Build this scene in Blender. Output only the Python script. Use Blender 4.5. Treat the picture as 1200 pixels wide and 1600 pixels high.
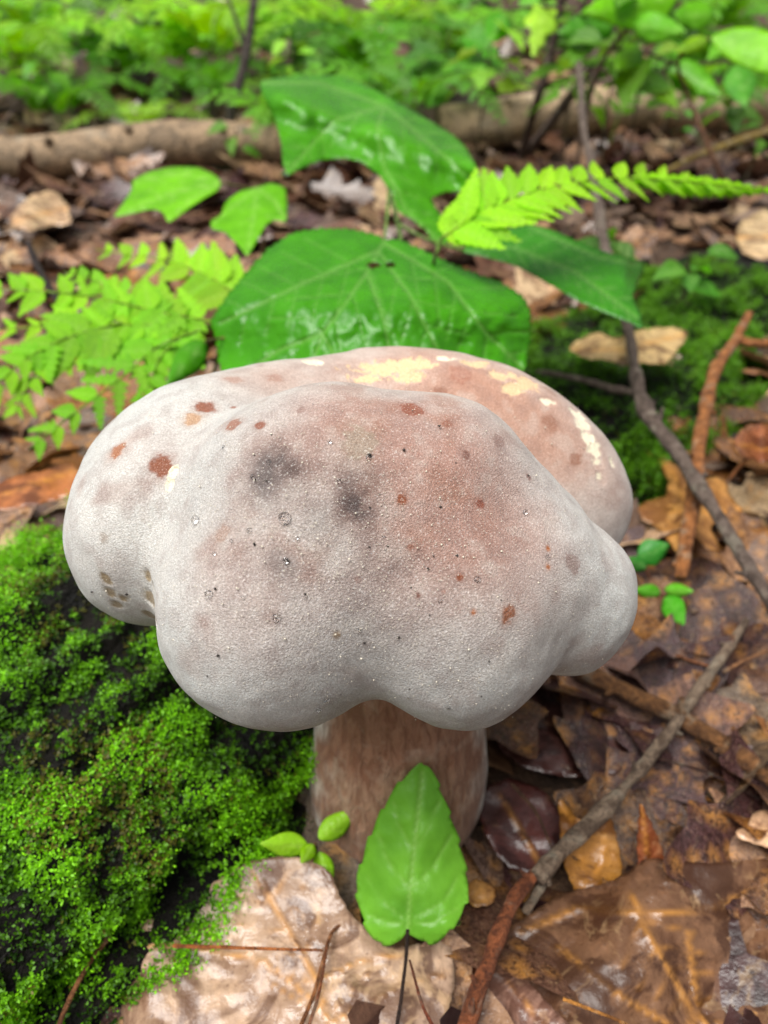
import bpy, math, random
import numpy as np
from math import sin, cos, pi, radians, sqrt
from mathutils import Vector, Matrix
from mathutils.geometry import delaunay_2d_cdt

random.seed(7); rng = np.random.default_rng(7)
scene = bpy.context.scene
for o in list(bpy.data.objects): bpy.data.objects.remove(o)

# ------------------------------------------------------------------ camera
F = 1128.0                               # focal length in pixels of the 1200x1600 photograph
PITCH = radians(38)
CAM = np.array([0.0, -0.194, 0.38])
RX = np.array([1.0, 0, 0]); UP = np.array([0, sin(PITCH), cos(PITCH)]); FW = np.array([0, cos(PITCH), -sin(PITCH)])
cam_d = bpy.data.cameras.new('camera'); cam = bpy.data.objects.new('camera', cam_d)
scene.collection.objects.link(cam); scene.camera = cam
cam.location = CAM; cam.rotation_euler = (pi/2 - PITCH, 0, 0)
cam_d.sensor_fit = 'VERTICAL'; cam_d.sensor_height = 36; cam_d.lens = 36*F/1600
cam_d.clip_start = 0.01; cam_d.clip_end = 200
cam_d.dof.use_dof = True; cam_d.dof.focus_distance = 0.232; cam_d.dof.aperture_fstop = 8.5

# ------------------------------------------------------------------ sky and sun (bright overcast under open canopy)
SUN_EL, SUN_AZ = radians(72), radians(-118)
world = bpy.data.worlds.new('World'); scene.world = world; world.use_nodes = True
nt = world.node_tree; nt.nodes.clear()
wo = nt.nodes.new('ShaderNodeOutputWorld'); bg = nt.nodes.new('ShaderNodeBackground')
sky = nt.nodes.new('ShaderNodeTexSky'); sky.sky_type = 'NISHITA'; sky.sun_disc = False
sky.sun_elevation = SUN_EL; sky.sun_rotation = SUN_AZ; sky.dust_density = 4; sky.air_density = 1.0
hs = nt.nodes.new('ShaderNodeHueSaturation'); hs.inputs['Saturation'].default_value = 0.10   # cloud veil
nt.links.new(sky.outputs[0], hs.inputs['Color']); nt.links.new(hs.outputs[0], bg.inputs[0])
bg.inputs[1].default_value = 0.05
nt.links.new(bg.outputs[0], wo.inputs[0])
sun_d = bpy.data.lights.new('sun', 'SUN'); sun = bpy.data.objects.new('sun', sun_d); scene.collection.objects.link(sun)
sun_d.energy = 2.8; sun_d.angle = radians(48); sun_d.color = (1, .975, .93)
sdir = Vector((sin(SUN_AZ)*cos(SUN_EL), cos(SUN_AZ)*cos(SUN_EL), sin(SUN_EL)))
sun.rotation_euler = sdir.to_track_quat('Z', 'Y').to_euler(); sun.location = (0, 0, 3)
vs = scene.view_settings; vs.view_transform = 'Standard'; vs.look = 'None'; vs.gamma = 1; vs.use_curve_mapping = False
vs.exposure = 0.95
scene.cycles.use_denoising = True
scene.cycles.max_bounces = 8; scene.cycles.transparent_max_bounces = 8

# ------------------------------------------------------------------ helpers
def P(px, py, d):
    px = np.asarray(px, float); py = np.asarray(py, float); d = np.asarray(d, float)
    return CAM + d[..., None]*(FW + RX*((px-600)/F)[..., None] + UP*((800-py)/F)[..., None])
def G(px, py, z=0.0):
    v = FW + RX*(px-600)/F + UP*(800-py)/F
    return CAM + v*((CAM[2]-z)/-v[2])
def project(p):
    q = np.asarray(p) - CAM; d = q @ FW
    return 600 + F*(q @ RX)/d, 800 - F*(q @ UP)/d, d
def lin(r, g, b): return tuple((c/255/12.92) if c/255 <= .04045 else ((c/255+.055)/1.055)**2.4 for c in (r, g, b))

def _hash(ix, iy, iz, seed):
    h = (ix*374761393 + iy*668265263 + iz*2147483647 + seed*1274126177) & 0xffffffff
    h = ((h ^ (h >> 13))*1274126177) & 0xffffffff
    return ((h ^ (h >> 16)) & 0xffff)/65535.0
def vnoise(p, scale, seed=0):
    p = np.asarray(p, float)*scale + 1000.0
    i = np.floor(p).astype(np.int64); f = p - i; f = f*f*(3-2*f)
    out = 0
    for dx in (0, 1):
        for dy in (0, 1):
            for dz in (0, 1):
                w = (f[..., 0] if dx else 1-f[..., 0])*(f[..., 1] if dy else 1-f[..., 1])*(f[..., 2] if dz else 1-f[..., 2])
                out = out + w*_hash(i[..., 0]+dx, i[..., 1]+dy, i[..., 2]+dz, seed)
    return out
def fbm(p, scale, seed=0, n=3): return sum(vnoise(p, scale*2**k, seed+k)*.5**k for k in range(n))/sum(.5**k for k in range(n))

COL = scene.collection
def tag(o, label=None, cat=None, group=None, kind=None):
    if label: o['label'] = label
    if cat: o['category'] = cat
    if group: o['group'] = group
    if kind: o['kind'] = kind
    return o
def empty(name, loc):
    o = bpy.data.objects.new(name, None); COL.objects.link(o); o.location = tuple(loc); o.empty_display_size = .01
    return o
def mesh_data(name, v, faces, mats=(), smooth=True, floats=None, cols=None):
    """faces: (n,k) int array or list of index lists"""
    me = bpy.data.meshes.new(name); v = np.asarray(v, np.float32)
    if isinstance(faces, np.ndarray):
        n, k = faces.shape
        me.vertices.add(len(v)); me.vertices.foreach_set('co', v.ravel())
        me.loops.add(n*k); me.loops.foreach_set('vertex_index', faces.astype(np.int32).ravel())
        me.polygons.add(n); me.polygons.foreach_set('loop_start', np.arange(0, n*k, k, dtype=np.int32))
        me.update(calc_edges=True)
    else:
        me.from_pydata([tuple(map(float, a)) for a in v], [], faces); me.update()
    if smooth and len(me.polygons): me.polygons.foreach_set('use_smooth', np.ones(len(me.polygons), bool))
    for m in mats: me.materials.append(m)
    for nme, a in (floats or {}).items():
        at = me.attributes.new(nme, 'FLOAT', 'POINT'); at.data.foreach_set('value', np.asarray(a, np.float32))
    for nme, a in (cols or {}).items():
        at = me.color_attributes.new(nme, 'FLOAT_COLOR', 'POINT')
        a = np.asarray(a, np.float32); a4 = np.ones((len(a), 4), np.float32); a4[:, :3] = a
        at.data.foreach_set('color', a4.ravel())
    return me
def obj(name, me, parent=None, color=None):
    """parts are modelled in world space; only the root Empty carries a location"""
    o = bpy.data.objects.new(name, me); COL.objects.link(o)
    if parent is not None:
        o.parent = parent
        if parent.type == 'EMPTY': o.matrix_parent_inverse = Matrix.Translation(-Vector(parent.location))
    if color is not None: o.color = (*color, 1)
    return o

def smooth_path(pts, n):
    """Catmull-Rom through pts -> n samples"""
    p = np.asarray(pts, float); p = np.vstack([2*p[0]-p[1], p, 2*p[-1]-p[-2]])
    t = np.linspace(0, len(p)-3-1e-6, n); i = t.astype(int); f = (t-i)[:, None]
    a, b, c, d = p[i], p[i+1], p[i+2], p[i+3]
    return .5*(2*b + (c-a)*f + (2*a-5*b+4*c-d)*f*f + (3*b-a-3*c+d)*f**3)
def tube_mesh(path, radii, mat, sides=8, rough=0.0, seed=0, floats=True):
    path = np.asarray(path, float); n = len(path); radii = np.broadcast_to(radii, (n,))
    T = np.gradient(path, axis=0); T /= np.linalg.norm(T, axis=1, keepdims=True)+1e-12
    ref = np.array([0, 0, 1.]) if abs(T[0][2]) < .9 else np.array([1., 0, 0])
    V = []
    X = np.cross(ref, T[0]); X /= np.linalg.norm(X)
    ang = np.arange(sides)*2*pi/sides
    for k in range(n):
        X = X - T[k]*(X @ T[k]); X /= np.linalg.norm(X); Y = np.cross(T[k], X)
        V.append(path[k] + radii[k]*(np.cos(ang)[:, None]*X + np.sin(ang)[:, None]*Y))
    V = np.array(V).reshape(-1, 3)
    if rough:
        ctr = np.repeat(path, sides, axis=0); rr = np.repeat(radii, sides)[:, None]
        nz = fbm(V, .35/np.mean(radii), seed, 3)[:, None]-.5; ring = (vnoise(ctr, .22/np.mean(radii), seed+9)[:, None]-.5)
        V = ctr + (V-ctr)*(1 + rough*2*nz + rough*1.6*ring) + (fbm(ctr, .06/np.mean(radii), seed+5, 2)[:, None]-.5)*rr*rough*4*np.array([1, .3, .5])
    k, j = np.meshgrid(np.arange(n-1), np.arange(sides), indexing='ij')
    q = np.stack([k*sides+j, k*sides+(j+1) % sides, (k+1)*sides+(j+1) % sides, (k+1)*sides+j], -1).reshape(-1, 4)
    faces = [list(map(int, a)) for a in q] + [list(range(sides))[::-1], list(range((n-1)*sides, n*sides))]
    return mesh_data('tube', V, faces, [mat])

def inside(poly, p):
    x, y = p[:, 0], p[:, 1]; r = np.zeros(len(p), bool); n = len(poly)
    for i in range(n):
        x0, y0 = poly[i]; x1, y1 = poly[(i+1) % n]
        c = ((y0 > y) != (y1 > y)) & (x < (x1-x0)*(y-y0)/((y1-y0) or 1e-9)+x0); r ^= c
    return r
def seg_dist(p, poly):
    poly = np.asarray(poly, float); best = np.full(len(p), 1e9)
    for a, b in zip(poly, poly[1:]):
        ab = b-a; t = np.clip(((p-a) @ ab)/(ab @ ab+1e-12), 0, 1)
        best = np.minimum(best, np.linalg.norm(p-a-t[:, None]*ab, axis=1))
    return best
def resample(poly, step, closed=True, tooth=0.0, tooth_len=0.0, smooth=True):
    p = np.asarray(poly, float)
    if closed: p = np.vstack([p, p[:1]])
    s = np.concatenate([[0], np.cumsum(np.linalg.norm(np.diff(p, axis=0), axis=1))])
    n = max(8, int(s[-1]/step)); t = np.linspace(0, s[-1], n, endpoint=not closed)
    q = np.stack([np.interp(t, s, p[:, 0]), np.interp(t, s, p[:, 1])], -1)
    if smooth and closed:
        for _ in range(2): q = .25*np.roll(q, 1, 0)+.5*q+.25*np.roll(q, -1, 0)
    if tooth:
        d = np.roll(q, -1, 0)-np.roll(q, 1, 0); d /= np.linalg.norm(d, axis=1, keepdims=True)+1e-9
        nrm = np.stack([d[:, 1], -d[:, 0]], -1)
        ar = np.sum(q[:, 0]*np.roll(q[:, 1], -1)-np.roll(q[:, 0], -1)*q[:, 1])
        if ar < 0: nrm = -nrm
        ph = (t/tooth_len) % 1.0
        q = q + nrm*(tooth*(ph-.3))[:, None]
    return q
def fill(outline, spacing, holes=()):
    """triangulate an outline with an inner grid -> verts2d, tris"""
    lo, hi = outline.min(0), outline.max(0)
    gx, gy = np.meshgrid(np.arange(lo[0], hi[0], spacing), np.arange(lo[1], hi[1], spacing*.87))
    gx = gx + (np.arange(gx.shape[0]) % 2)[:, None]*spacing*.5
    g = np.stack([gx.ravel(), gy.ravel()], -1); g = g[inside(outline, g)]
    if len(g):
        dd = np.min(np.linalg.norm(g[:, None]-outline[None], axis=2), axis=1) if len(g)*len(outline) < 3e6 else seg_dist(g, np.vstack([outline, outline[:1]]))
        g = g[dd > spacing*.45]
    n = len(outline); pts = np.vstack([outline, g])
    r = delaunay_2d_cdt([Vector(a) for a in pts], [(i, (i+1) % n) for i in range(n)], [], 0, 1e-9)
    v = np.array([tuple(a) for a in r[0]]); f = np.array([t for t in r[2] if len(t) == 3], int)
    c = v[f].mean(1); keep = inside(outline, c)
    for h in holes: keep &= ~inside(np.asarray(h, float), c)
    f = f[keep]
    a, b, c = v[f[:, 0]], v[f[:, 1]], v[f[:, 2]]
    flip = ((b-a)[:, 0]*(c-a)[:, 1]-(b-a)[:, 1]*(c-a)[:, 0]) < 0
    f[flip] = f[flip][:, ::-1]
    return v, f

# ------------------------------------------------------------------ materials
class NT:
    def __init__(s, name):
        s.m = bpy.data.materials.new(name); s.m.use_nodes = True; s.t = s.m.node_tree; s.t.nodes.clear()
        s.out = s.n('OutputMaterial')
    def n(s, k, **kw):
        nd = s.t.nodes.new('ShaderNode'+k)
        for a, b in kw.items():
            if a.startswith('_'): nd.inputs[a[1:].replace('_', ' ')].default_value = b
            else: setattr(nd, a, b)
        return nd
    def l(s, a, b): s.t.links.new(a, b)
    def noise(s, scale, detail=4, rough=.6, coord=None, dist=0):
        t = s.n('TexNoise'); t.inputs['Scale'].default_value = scale; t.inputs['Detail'].default_value = detail
        t.inputs['Roughness'].default_value = rough; t.inputs['Distortion'].default_value = dist
        if coord is not None: s.l(coord, t.inputs['Vector'])
        return t.outputs['Fac']
    def ramp(s, fac, stops):
        r = s.n('ValToRGB'); e = r.color_ramp.elements
        while len(e) < len(stops): e.new(.5)
        for i, (p, c) in enumerate(stops):
            e[i].position = p; e[i].color = (*c, 1) if hasattr(c, '__len__') else (c, c, c, 1)
        s.l(fac, r.inputs[0]); return r.outputs[0]
    def mix(s, fac, a, b, mode='MIX'):
        m = s.n('Mix', data_type='RGBA', blend_type=mode)
        for sock, v in ((m.inputs[0], fac), (m.inputs[6], a), (m.inputs[7], b)):
            if hasattr(v, 'is_linked'): s.l(v, sock)
            elif hasattr(v, '__len__'): sock.default_value = (*v, 1)
            else: sock.default_value = v
        return m.outputs[2]
    def math(s, op, a, b=0.0):
        m = s.n('Math', operation=op)
        for sock, v in ((m.inputs[0], a), (m.inputs[1], b)):
            if hasattr(v, 'is_linked'): s.l(v, sock)
            else: sock.default_value = v
        return m.outputs[0]
    def bump(s, h, strength, dist, normal=None):
        b = s.n('Bump'); b.inputs['Strength'].default_value = strength; b.inputs['Distance'].default_value = dist
        s.l(h, b.inputs['Height'])
        if normal is not None: s.l(normal, b.inputs['Normal'])
        return b.outputs[0]
    def bsdf(s, color, rough, normal=None, **kw):
        b = s.n('BsdfPrincipled')
        if hasattr(color, 'is_linked'): s.l(color, b.inputs['Base Color'])
        else: b.inputs['Base Color'].default_value = (*color, 1)
        if hasattr(rough, 'is_linked'): s.l(rough, b.inputs['Roughness'])
        else: b.inputs['Roughness'].default_value = rough
        if normal is not None: s.l(normal, b.inputs['Normal'])
        for k, v in kw.items(): b.inputs[k.replace('_', ' ')].default_value = v
        return b
    def obco(s):
        """object coordinates shifted per object"""
        tc = s.n('TexCoord'); oi = s.n('ObjectInfo'); ad = s.n('VectorMath', operation='ADD')
        sc = s.n('VectorMath', operation='SCALE'); s.l(oi.outputs['Random'], sc.inputs[0]); sc.inputs['Scale'].default_value = 37.0
        s.l(tc.outputs['Object'], ad.inputs[0]); s.l(sc.outputs[0], ad.inputs[1])
        return ad.outputs[0], oi
    def end(s, sh): s.l(sh, s.out.inputs['Surface']); return s.m

def mat_cap():
    t = NT('mushroom_cap_skin'); a = t.n('Attribute', attribute_name='Col'); tc = t.n('TexCoord'); co = tc.outputs['Object']
    fzz = t.n('Attribute', attribute_name='grain'); fine = t.noise(1500, 3, .7, co); mid = t.noise(260, 4, .65, co)
    c = t.mix(t.ramp(fine, [(.38, 0.0), (.6, 1.0)]), t.mix(1.0, a.outputs['Color'], (.70, .68, .66), 'MULTIPLY'), a.outputs['Color'])
    c = t.mix(t.math('MULTIPLY', t.math('MULTIPLY', t.ramp(fine, [(.58, 0.0), (.68, 1.0)]), fzz.outputs['Fac']), .42), c, (.80, .79, .76))
    c = t.mix(t.math('MULTIPLY', t.ramp(mid, [(.5, 0.0), (.75, 1.0)]), .16), c, (.24, .18, .17))
    fz = t.n('Attribute', attribute_name='grain')
    h = t.math('MULTIPLY', t.noise(1900, 2, .75, co), fz.outputs['Fac'])
    nb = t.bump(h, .85, .0012); nb = t.bump(t.noise(150, 3, .6, co), .10, .0022, nb)
    b = t.bsdf(c, .62, nb, Sheen_Weight=.25, Sheen_Roughness=.4, Specular_IOR_Level=.25, Subsurface_Weight=.12, Subsurface_Scale=.004)
    b.inputs['Subsurface Radius'].default_value = (1, .7, .5)
    return t.end(b.outputs[0])
def mat_stem():
    t = NT('mushroom_stem_flesh'); tc = t.n('TexCoord'); mp = t.n('Mapping'); t.l(tc.outputs['Object'], mp.inputs[0])
    mp.inputs['Scale'].default_value = (1, 1, .22); co = mp.outputs[0]
    a = t.n('Attribute', attribute_name='Col')
    st = t.noise(260, 5, .65, co, .6); bl = t.noise(60, 4, .6, tc.outputs['Object'])
    c = t.mix(t.ramp(st, [(.42, 0.0), (.58, 1.0)]), t.mix(.6, a.outputs['Color'], lin(112, 66, 40)), a.outputs['Color'])
    c = t.mix(t.math('MULTIPLY', t.ramp(bl, [(.55, 0.0), (.75, 1.0)]), .45), c, lin(215, 195, 172))
    nb = t.bump(st, .9, .003); nb = t.bump(t.noise(900, 2, .6, tc.outputs['Object']), .4, .0008, nb)
    b = t.bsdf(c, .75, nb, Sheen_Weight=.12, Sheen_Roughness=.4)
    return t.end(b.outputs[0])
def mat_green(name, lo, hi, spec):
    t = NT(name); co, oi = t.obco(); v = t.n('Attribute', attribute_name='vein')
    c0 = oi.outputs['Color']
    n1 = t.noise(28, 4, .6, co)
    c = t.mix(t.ramp(n1, [(.3, 0.0), (.72, 1.0)]), t.mix(1.0, c0, (.66, .74, .6), 'MULTIPLY'), t.mix(1.0, c0, (1.25, 1.15, 1.1), 'MULTIPLY'))
    vf = t.math('MULTIPLY', v.outputs['Fac'], .50)
    c = t.mix(vf, c, t.mix(.55, t.mix(1.0, c0, (1.6, 1.25, 1.6), 'MULTIPLY'), (.42, .60, .22)))
    sp = t.noise(420, 2, .5, co)
    nb = t.bump(t.math('ADD', t.noise(160, 3, .6, co), t.math('MULTIPLY', v.outputs['Fac'], -.6)), .5, .0024 if lo < .2 else .0010)
    b = t.bsdf(c, t.ramp(t.noise(55, 3, .6, co), [(.35, lo), (.7, hi)]), nb, Specular_IOR_Level=spec)
    tr = t.n('BsdfTranslucent'); t.l(t.mix(1.0, c, (1.5, 1.35, .55), 'MULTIPLY'), tr.inputs[0])
    m = t.n('MixShader'); m.inputs[0].default_value = .38; t.l(b.outputs[0], m.inputs[1]); t.l(tr.outputs[0], m.inputs[2])
    return t.end(m.outputs[0])
def dead_core(t, co, c0, vein):
    n1 = t.noise(38, 5, .68, co, .4); n2 = t.noise(120, 4, .65, co); n3 = t.noise(420, 3, .6, co)
    c = t.mix(t.ramp(n1, [(.32, 0.0), (.62, 1.0)]), t.mix(1.0, c0, (.42, .34, .30), 'MULTIPLY'), c0)
    c = t.mix(t.math('MULTIPLY', t.ramp(n2, [(.52, 0.0), (.72, 1.0)]), .55), c, t.mix(1.0, c0, (1.5, 1.45, 1.35), 'MULTIPLY'))
    c = t.mix(t.math('MULTIPLY', t.ramp(n3, [(.60, 0.0), (.70, 1.0)]), .55), c, t.mix(1.0, c0, (.22, .17, .15), 'MULTIPLY'))
    if vein is not None: c = t.mix(t.math('MULTIPLY', vein, .8), c, t.mix(.75, t.mix(1.0, c0, (1.3, 1.1, .8), 'MULTIPLY'), lin(204, 142, 62)))
    n0 = t.noise(30, 4, .65, co, .8)
    c = t.mix(t.math('MULTIPLY', t.ramp(n0, [(.50, 0.0), (.57, 1.0)]), .80), c, t.mix(1.0, c0, (.24, .17, .15), 'MULTIPLY'))
    c = t.mix(t.math('MULTIPLY', t.ramp(t.noise(36, 4, .7, co, .6), [(.58, 0.0), (.66, 1.0)]), .55), c, t.mix(.5, t.mix(1.0, c0, (1.7, 1.6, 1.4), 'MULTIPLY'), lin(186, 160, 118)))
    h = t.math('ADD', t.noise(90, 4, .65, co), t.math('MULTIPLY', vein, .5)) if vein is not None else t.noise(90, 4, .65, co)
    nb = t.bump(h, .4, .003)
    b = t.bsdf(c, t.ramp(t.noise(30, 3, .6, co), [(.35, .14), (.68, .5)]), nb, Specular_IOR_Level=.6)
    tr = t.n('BsdfTranslucent'); t.l(c, tr.inputs[0])
    m = t.n('MixShader'); m.inputs[0].default_value = .12; t.l(b.outputs[0], m.inputs[1]); t.l(tr.outputs[0], m.inputs[2])
    return m.outputs[0]
def mat_dead():
    t = NT('dead_leaf'); co, oi = t.obco(); v = t.n('Attribute', attribute_name='vein')
    return t.end(dead_core(t, co, oi.outputs['Color'], v.outputs['Fac']))
def mat_litter():
    t = NT('leaf_litter'); tc = t.n('TexCoord'); a = t.n('Attribute', attribute_name='Col')
    return t.end(dead_core(t, tc.outputs['Object'], a.outputs['Color'], None))
def mat_ground():
    t = NT('forest_soil'); tc = t.n('TexCoord'); co = tc.outputs['Object']
    n1 = t.noise(14, 6, .7, co); n2 = t.noise(90, 5, .7, co)
    c = t.mix(t.ramp(n1, [(.35, 0.0), (.65, 1.0)]), lin(34, 24, 18), lin(84, 60, 42))
    c = t.mix(t.math('MULTIPLY', t.ramp(n2, [(.52, 0.0), (.66, 1.0)]), .7), c, lin(140, 105, 75))
    b = t.bsdf(c, .8, t.bump(t.math('ADD', n1, n2), .9, .012)); return t.end(b.outputs[0])
def mat_moss():
    t = NT('moss'); a = t.n('Attribute', attribute_name='Col')
    b = t.bsdf(a.outputs['Color'], .5, Specular_IOR_Level=.35)
    tr = t.n('BsdfTranslucent'); t.l(t.mix(1.0, a.outputs['Color'], (1.4, 1.3, .6), 'MULTIPLY'), tr.inputs[0])
    m = t.n('MixShader'); m.inputs[0].default_value = .35; t.l(b.outputs[0], m.inputs[1]); t.l(tr.outputs[0], m.inputs[2])
    return t.end(m.outputs[0])
def mat_wetwood():
    t = NT('wet_rotten_wood'); tc = t.n('TexCoord'); co = tc.outputs['Object']
    n1 = t.noise(40, 6, .7, co, .5); n2 = t.noise(220, 4, .65, co)
    c = t.mix(t.ramp(n1, [(.38, 0.0), (.7, 1.0)]), lin(10, 9, 8), lin(34, 28, 22))
    c = t.mix(t.math('MULTIPLY', t.ramp(n2, [(.6, 0.0), (.75, 1.0)]), .4), c, lin(44, 50, 22))
    b = t.bsdf(c, t.ramp(n2, [(.3, .45), (.7, .85)]), t.bump(t.math('ADD', n1, n2), 1.0, .010), Specular_IOR_Level=.25); return t.end(b.outputs[0])
def mat_bark(name, dark, light, scale, grain):
    t = NT(name); co, oi = t.obco()
    n1 = t.noise(scale, 5, .7, co, .8); n2 = t.noise(scale*4.5, 4, .7, co); n3 = t.noise(scale*.5, 3, .6, co)
    c0 = oi.outputs['Color']
    c = t.mix(t.ramp(n1, [(.40, 0.0), (.60, 1.0)]), t.mix(1.0, c0, dark, 'MULTIPLY'), t.mix(1.0, c0, light, 'MULTIPLY'))
    c = t.mix(t.math('MULTIPLY', t.ramp(n2, [(.55, 0.0), (.64, 1.0)]), .75), c, t.mix(1.0, c0, (.18, .16, .15), 'MULTIPLY'))
    c = t.mix(t.math('MULTIPLY', t.ramp(n3, [(.56, 0.0), (.66, 1.0)]), .45), c, lin(158, 150, 132))
    b = t.bsdf(c, .62, t.bump(t.math('ADD', n1, n2), 1.0, grain)); return t.end(b.outputs[0])
def mat_water():
    t = NT('water_drop'); b = t.bsdf((1, 1, 1), .02, Transmission_Weight=1.0, IOR=1.33); return t.end(b.outputs[0])
def mat_plain(name, c, r, sc=300):
    t = NT(name); tc = t.n('TexCoord'); n = t.noise(sc, 3, .6, tc.outputs['Object'])
    b = t.bsdf(t.mix(n, tuple(x*.6 for x in c), tuple(min(1, x*1.3) for x in c)), r); return t.end(b.outputs[0])

M = dict(cap=mat_cap(), stem=mat_stem(), green=mat_green('green_leaf', .30, .55, .35), wet=mat_green('wet_green_leaf', .16, .40, .5), dead=mat_dead(), litter=mat_litter(), ground=mat_ground(), moss=mat_moss(),
         wood=mat_wetwood(), twig=mat_bark('twig_bark', (.45, .38, .34), (1.3, 1.25, 1.2), 150, .0035),
         log=mat_bark('weathered_log', (.5, .48, .45), (1.3, 1.25, 1.2), 22, .006), water=mat_water(),
         grain=mat_plain('pale_grain', (.72, .66, .54), .5), soil=mat_plain('dark_fleck', (.02, .015, .012), .6))

# ------------------------------------------------------------------ ground
def hgt(x, y):
    x = np.asarray(x, float); y = np.asarray(y, float)
    p = np.stack([x, y, x*0], -1)
    far = np.clip(y-2.4, 0, None)
    return (fbm(p, 6, 3, 3)-.5)*.03 + (fbm(p, 1.1, 9, 2)-.5)*.10*np.clip((y-.7)/1.5, 0, 1) + .12*far/(1+.02*far) - .004
def ground():
    ys = np.concatenate([np.linspace(-1.2, 1.6, 190), 1.6+np.linspace(0, 1, 90)[1:]**2.2*58])
    xs = np.linspace(-1, 1, 190)
    Y, S = np.meshgrid(ys, xs, indexing='ij')
    X = S*(1.4+np.clip(Y, 0, None)*1.0)
    v = np.stack([X, Y, hgt(X, Y)], -1).reshape(-1, 3); n, m = X.shape
    i, j = np.meshgrid(np.arange(n-1), np.arange(m-1), indexing='ij'); a = i*m+j
    f = np.stack([a, a+1, a+m+1, a+m], -1).reshape(-1, 4)
    tag(obj('ground', mesh_data('ground', v, f, [M['ground']])), 'dark forest soil under the leaf litter', kind='structure')
ground()

# ------------------------------------------------------------------ mossy log behind and beside the mushroom
LA = np.array([-.218, .011]); LD = np.array([.672, .74]); LN = np.array([-.74, .672])
def log_surf(u, th):
    """u along the axis, th 0 (near edge) .. pi (far edge)"""
    u = np.asarray(u, float); th = np.asarray(th, float)
    w = .128+.012*np.sin(u*9+1); hgh = .098 - .066*np.clip((u-.30)/.35, 0, 1) + .012*np.sin(u*13)
    c = LA + u[..., None]*LD
    off = -np.cos(th)*w; z = np.sin(th)*hgh - .012
    p = np.concatenate([c + off[..., None]*LN, z[..., None]], -1)
    q = np.stack([u*3, th*2.2, u*0], -1)
    rid = fbm(np.stack([u*2.0, th*7, u*0], -1), 1.5, 31, 3)-.5
    lump = fbm(q, 2.6, 21, 3)-.5
    nrm = np.concatenate([(-np.cos(th))[..., None]*LN*.8, np.sin(th)[..., None]], -1)
    return p + nrm*((.040*rid + .050*lump)*(1-.45*np.clip((u-.3)/.35, 0, 1)))[..., None], nrm
def mossy_log():
    root = empty('mossy_log', (LA[0], LA[1], 0))
    tag(root, 'rotting black log covered in bright green moss beside the mushroom', 'log')
    U, T = np.meshgrid(np.linspace(-.42, 1.15, 260), np.linspace(-.12, pi+.12, 90), indexing='ij')
    v, _ = log_surf(U, T); n, m = U.shape
    i, j = np.meshgrid(np.arange(n-1), np.arange(m-1), indexing='ij'); a = i*m+j
    f = np.stack([a, a+m, a+m+1, a+1], -1).reshape(-1, 4)
    obj('wood', mesh_data('wood', v.reshape(-1, 3), f, [M['wood']]), root)
    # moss shoots
    N = 330000
    u = rng.uniform(-.40, 1.05, N); th = rng.uniform(-.05, pi, N)
    p, nr = log_surf(u, th)
    px, py, d = project(p)
    hid = ((px-560)/400)**2+((py-850)/265)**2 < 1
    vis = (d > .05) & (px > -260) & (px < 1400) & (py < 1700) & (~hid | (rng.random(N) < .5)) & (((px > -40) & (px < 1240) & (py < 1640)) | (rng.random(N) < .5))
    den = .45*fbm(p, 26, 5, 3)+.55*fbm(p, 48, 8, 3)+.22*(fbm(p, 100, 6, 2)-.5)
    keep = vis & ((den > .456 + .075*(d > .58) + rng.uniform(-.03, .03, N)) | (rng.random(N) < .24))
    keep &= rng.random(N) < np.where(d < .6, .8, .30)
    p, nr, den, u, th, d = (a[keep] for a in (p, nr, den, u, th, d)); n = len(p)
    nr = nr/np.linalg.norm(nr, axis=1, keepdims=True)
    clump = np.clip((den-.455)*6, 0, 1)
    p = p + nr*(clump**.7*.011)[:, None]
    ax = nr*.75 + rng.normal(0, .42, (n, 3)) + np.array([0, -.12, .15]); ax /= np.linalg.norm(ax, axis=1, keepdims=True)
    Lh = (.004+.007*clump)*rng.uniform(.6, 1.4, n)
    K = 5; V = []; C = []
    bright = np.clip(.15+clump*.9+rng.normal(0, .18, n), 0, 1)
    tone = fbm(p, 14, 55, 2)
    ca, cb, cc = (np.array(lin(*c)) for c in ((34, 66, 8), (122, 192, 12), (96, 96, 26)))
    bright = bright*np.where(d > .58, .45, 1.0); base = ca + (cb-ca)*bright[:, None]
    base = np.where((rng.random(n) < .03)[:, None] | ((tone > .72)[:, None] & (rng.random(n) < .4)[:, None]), cc*(.5+.6*bright[:, None]), base)
    rx = np.cross(ax, rng.normal(0, 1, (n, 3))); rx /= np.linalg.norm(rx, axis=1, keepdims=True); ry = np.cross(ax, rx)
    sc = np.where(d > .6, 1.7, 1.0)
    for k in range(K):
        a = k*2.4+rng.uniform(0, .8, n); s = (k+.5)/K
        out = rx*np.cos(a)[:, None]+ry*np.sin(a)[:, None]
        c = p + ax*(Lh*s-.001)[:, None]
        le = (rng.uniform(.0014, .0032, n)*(1.15-.5*s)*sc)[:, None]
        dr = out*.85+ax*(.35+.5*s); dr /= np.linalg.norm(dr, axis=1, keepdims=True)
        sd = np.cross(dr, ax); sd /= np.linalg.norm(sd, axis=1, keepdims=True)+1e-9
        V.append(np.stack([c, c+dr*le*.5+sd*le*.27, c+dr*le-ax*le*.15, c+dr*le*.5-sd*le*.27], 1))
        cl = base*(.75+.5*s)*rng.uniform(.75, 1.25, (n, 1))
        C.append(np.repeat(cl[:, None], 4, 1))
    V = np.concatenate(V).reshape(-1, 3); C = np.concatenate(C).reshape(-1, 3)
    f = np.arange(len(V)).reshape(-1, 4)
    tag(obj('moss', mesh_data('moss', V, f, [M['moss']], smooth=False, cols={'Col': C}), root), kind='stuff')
mossy_log()

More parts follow.
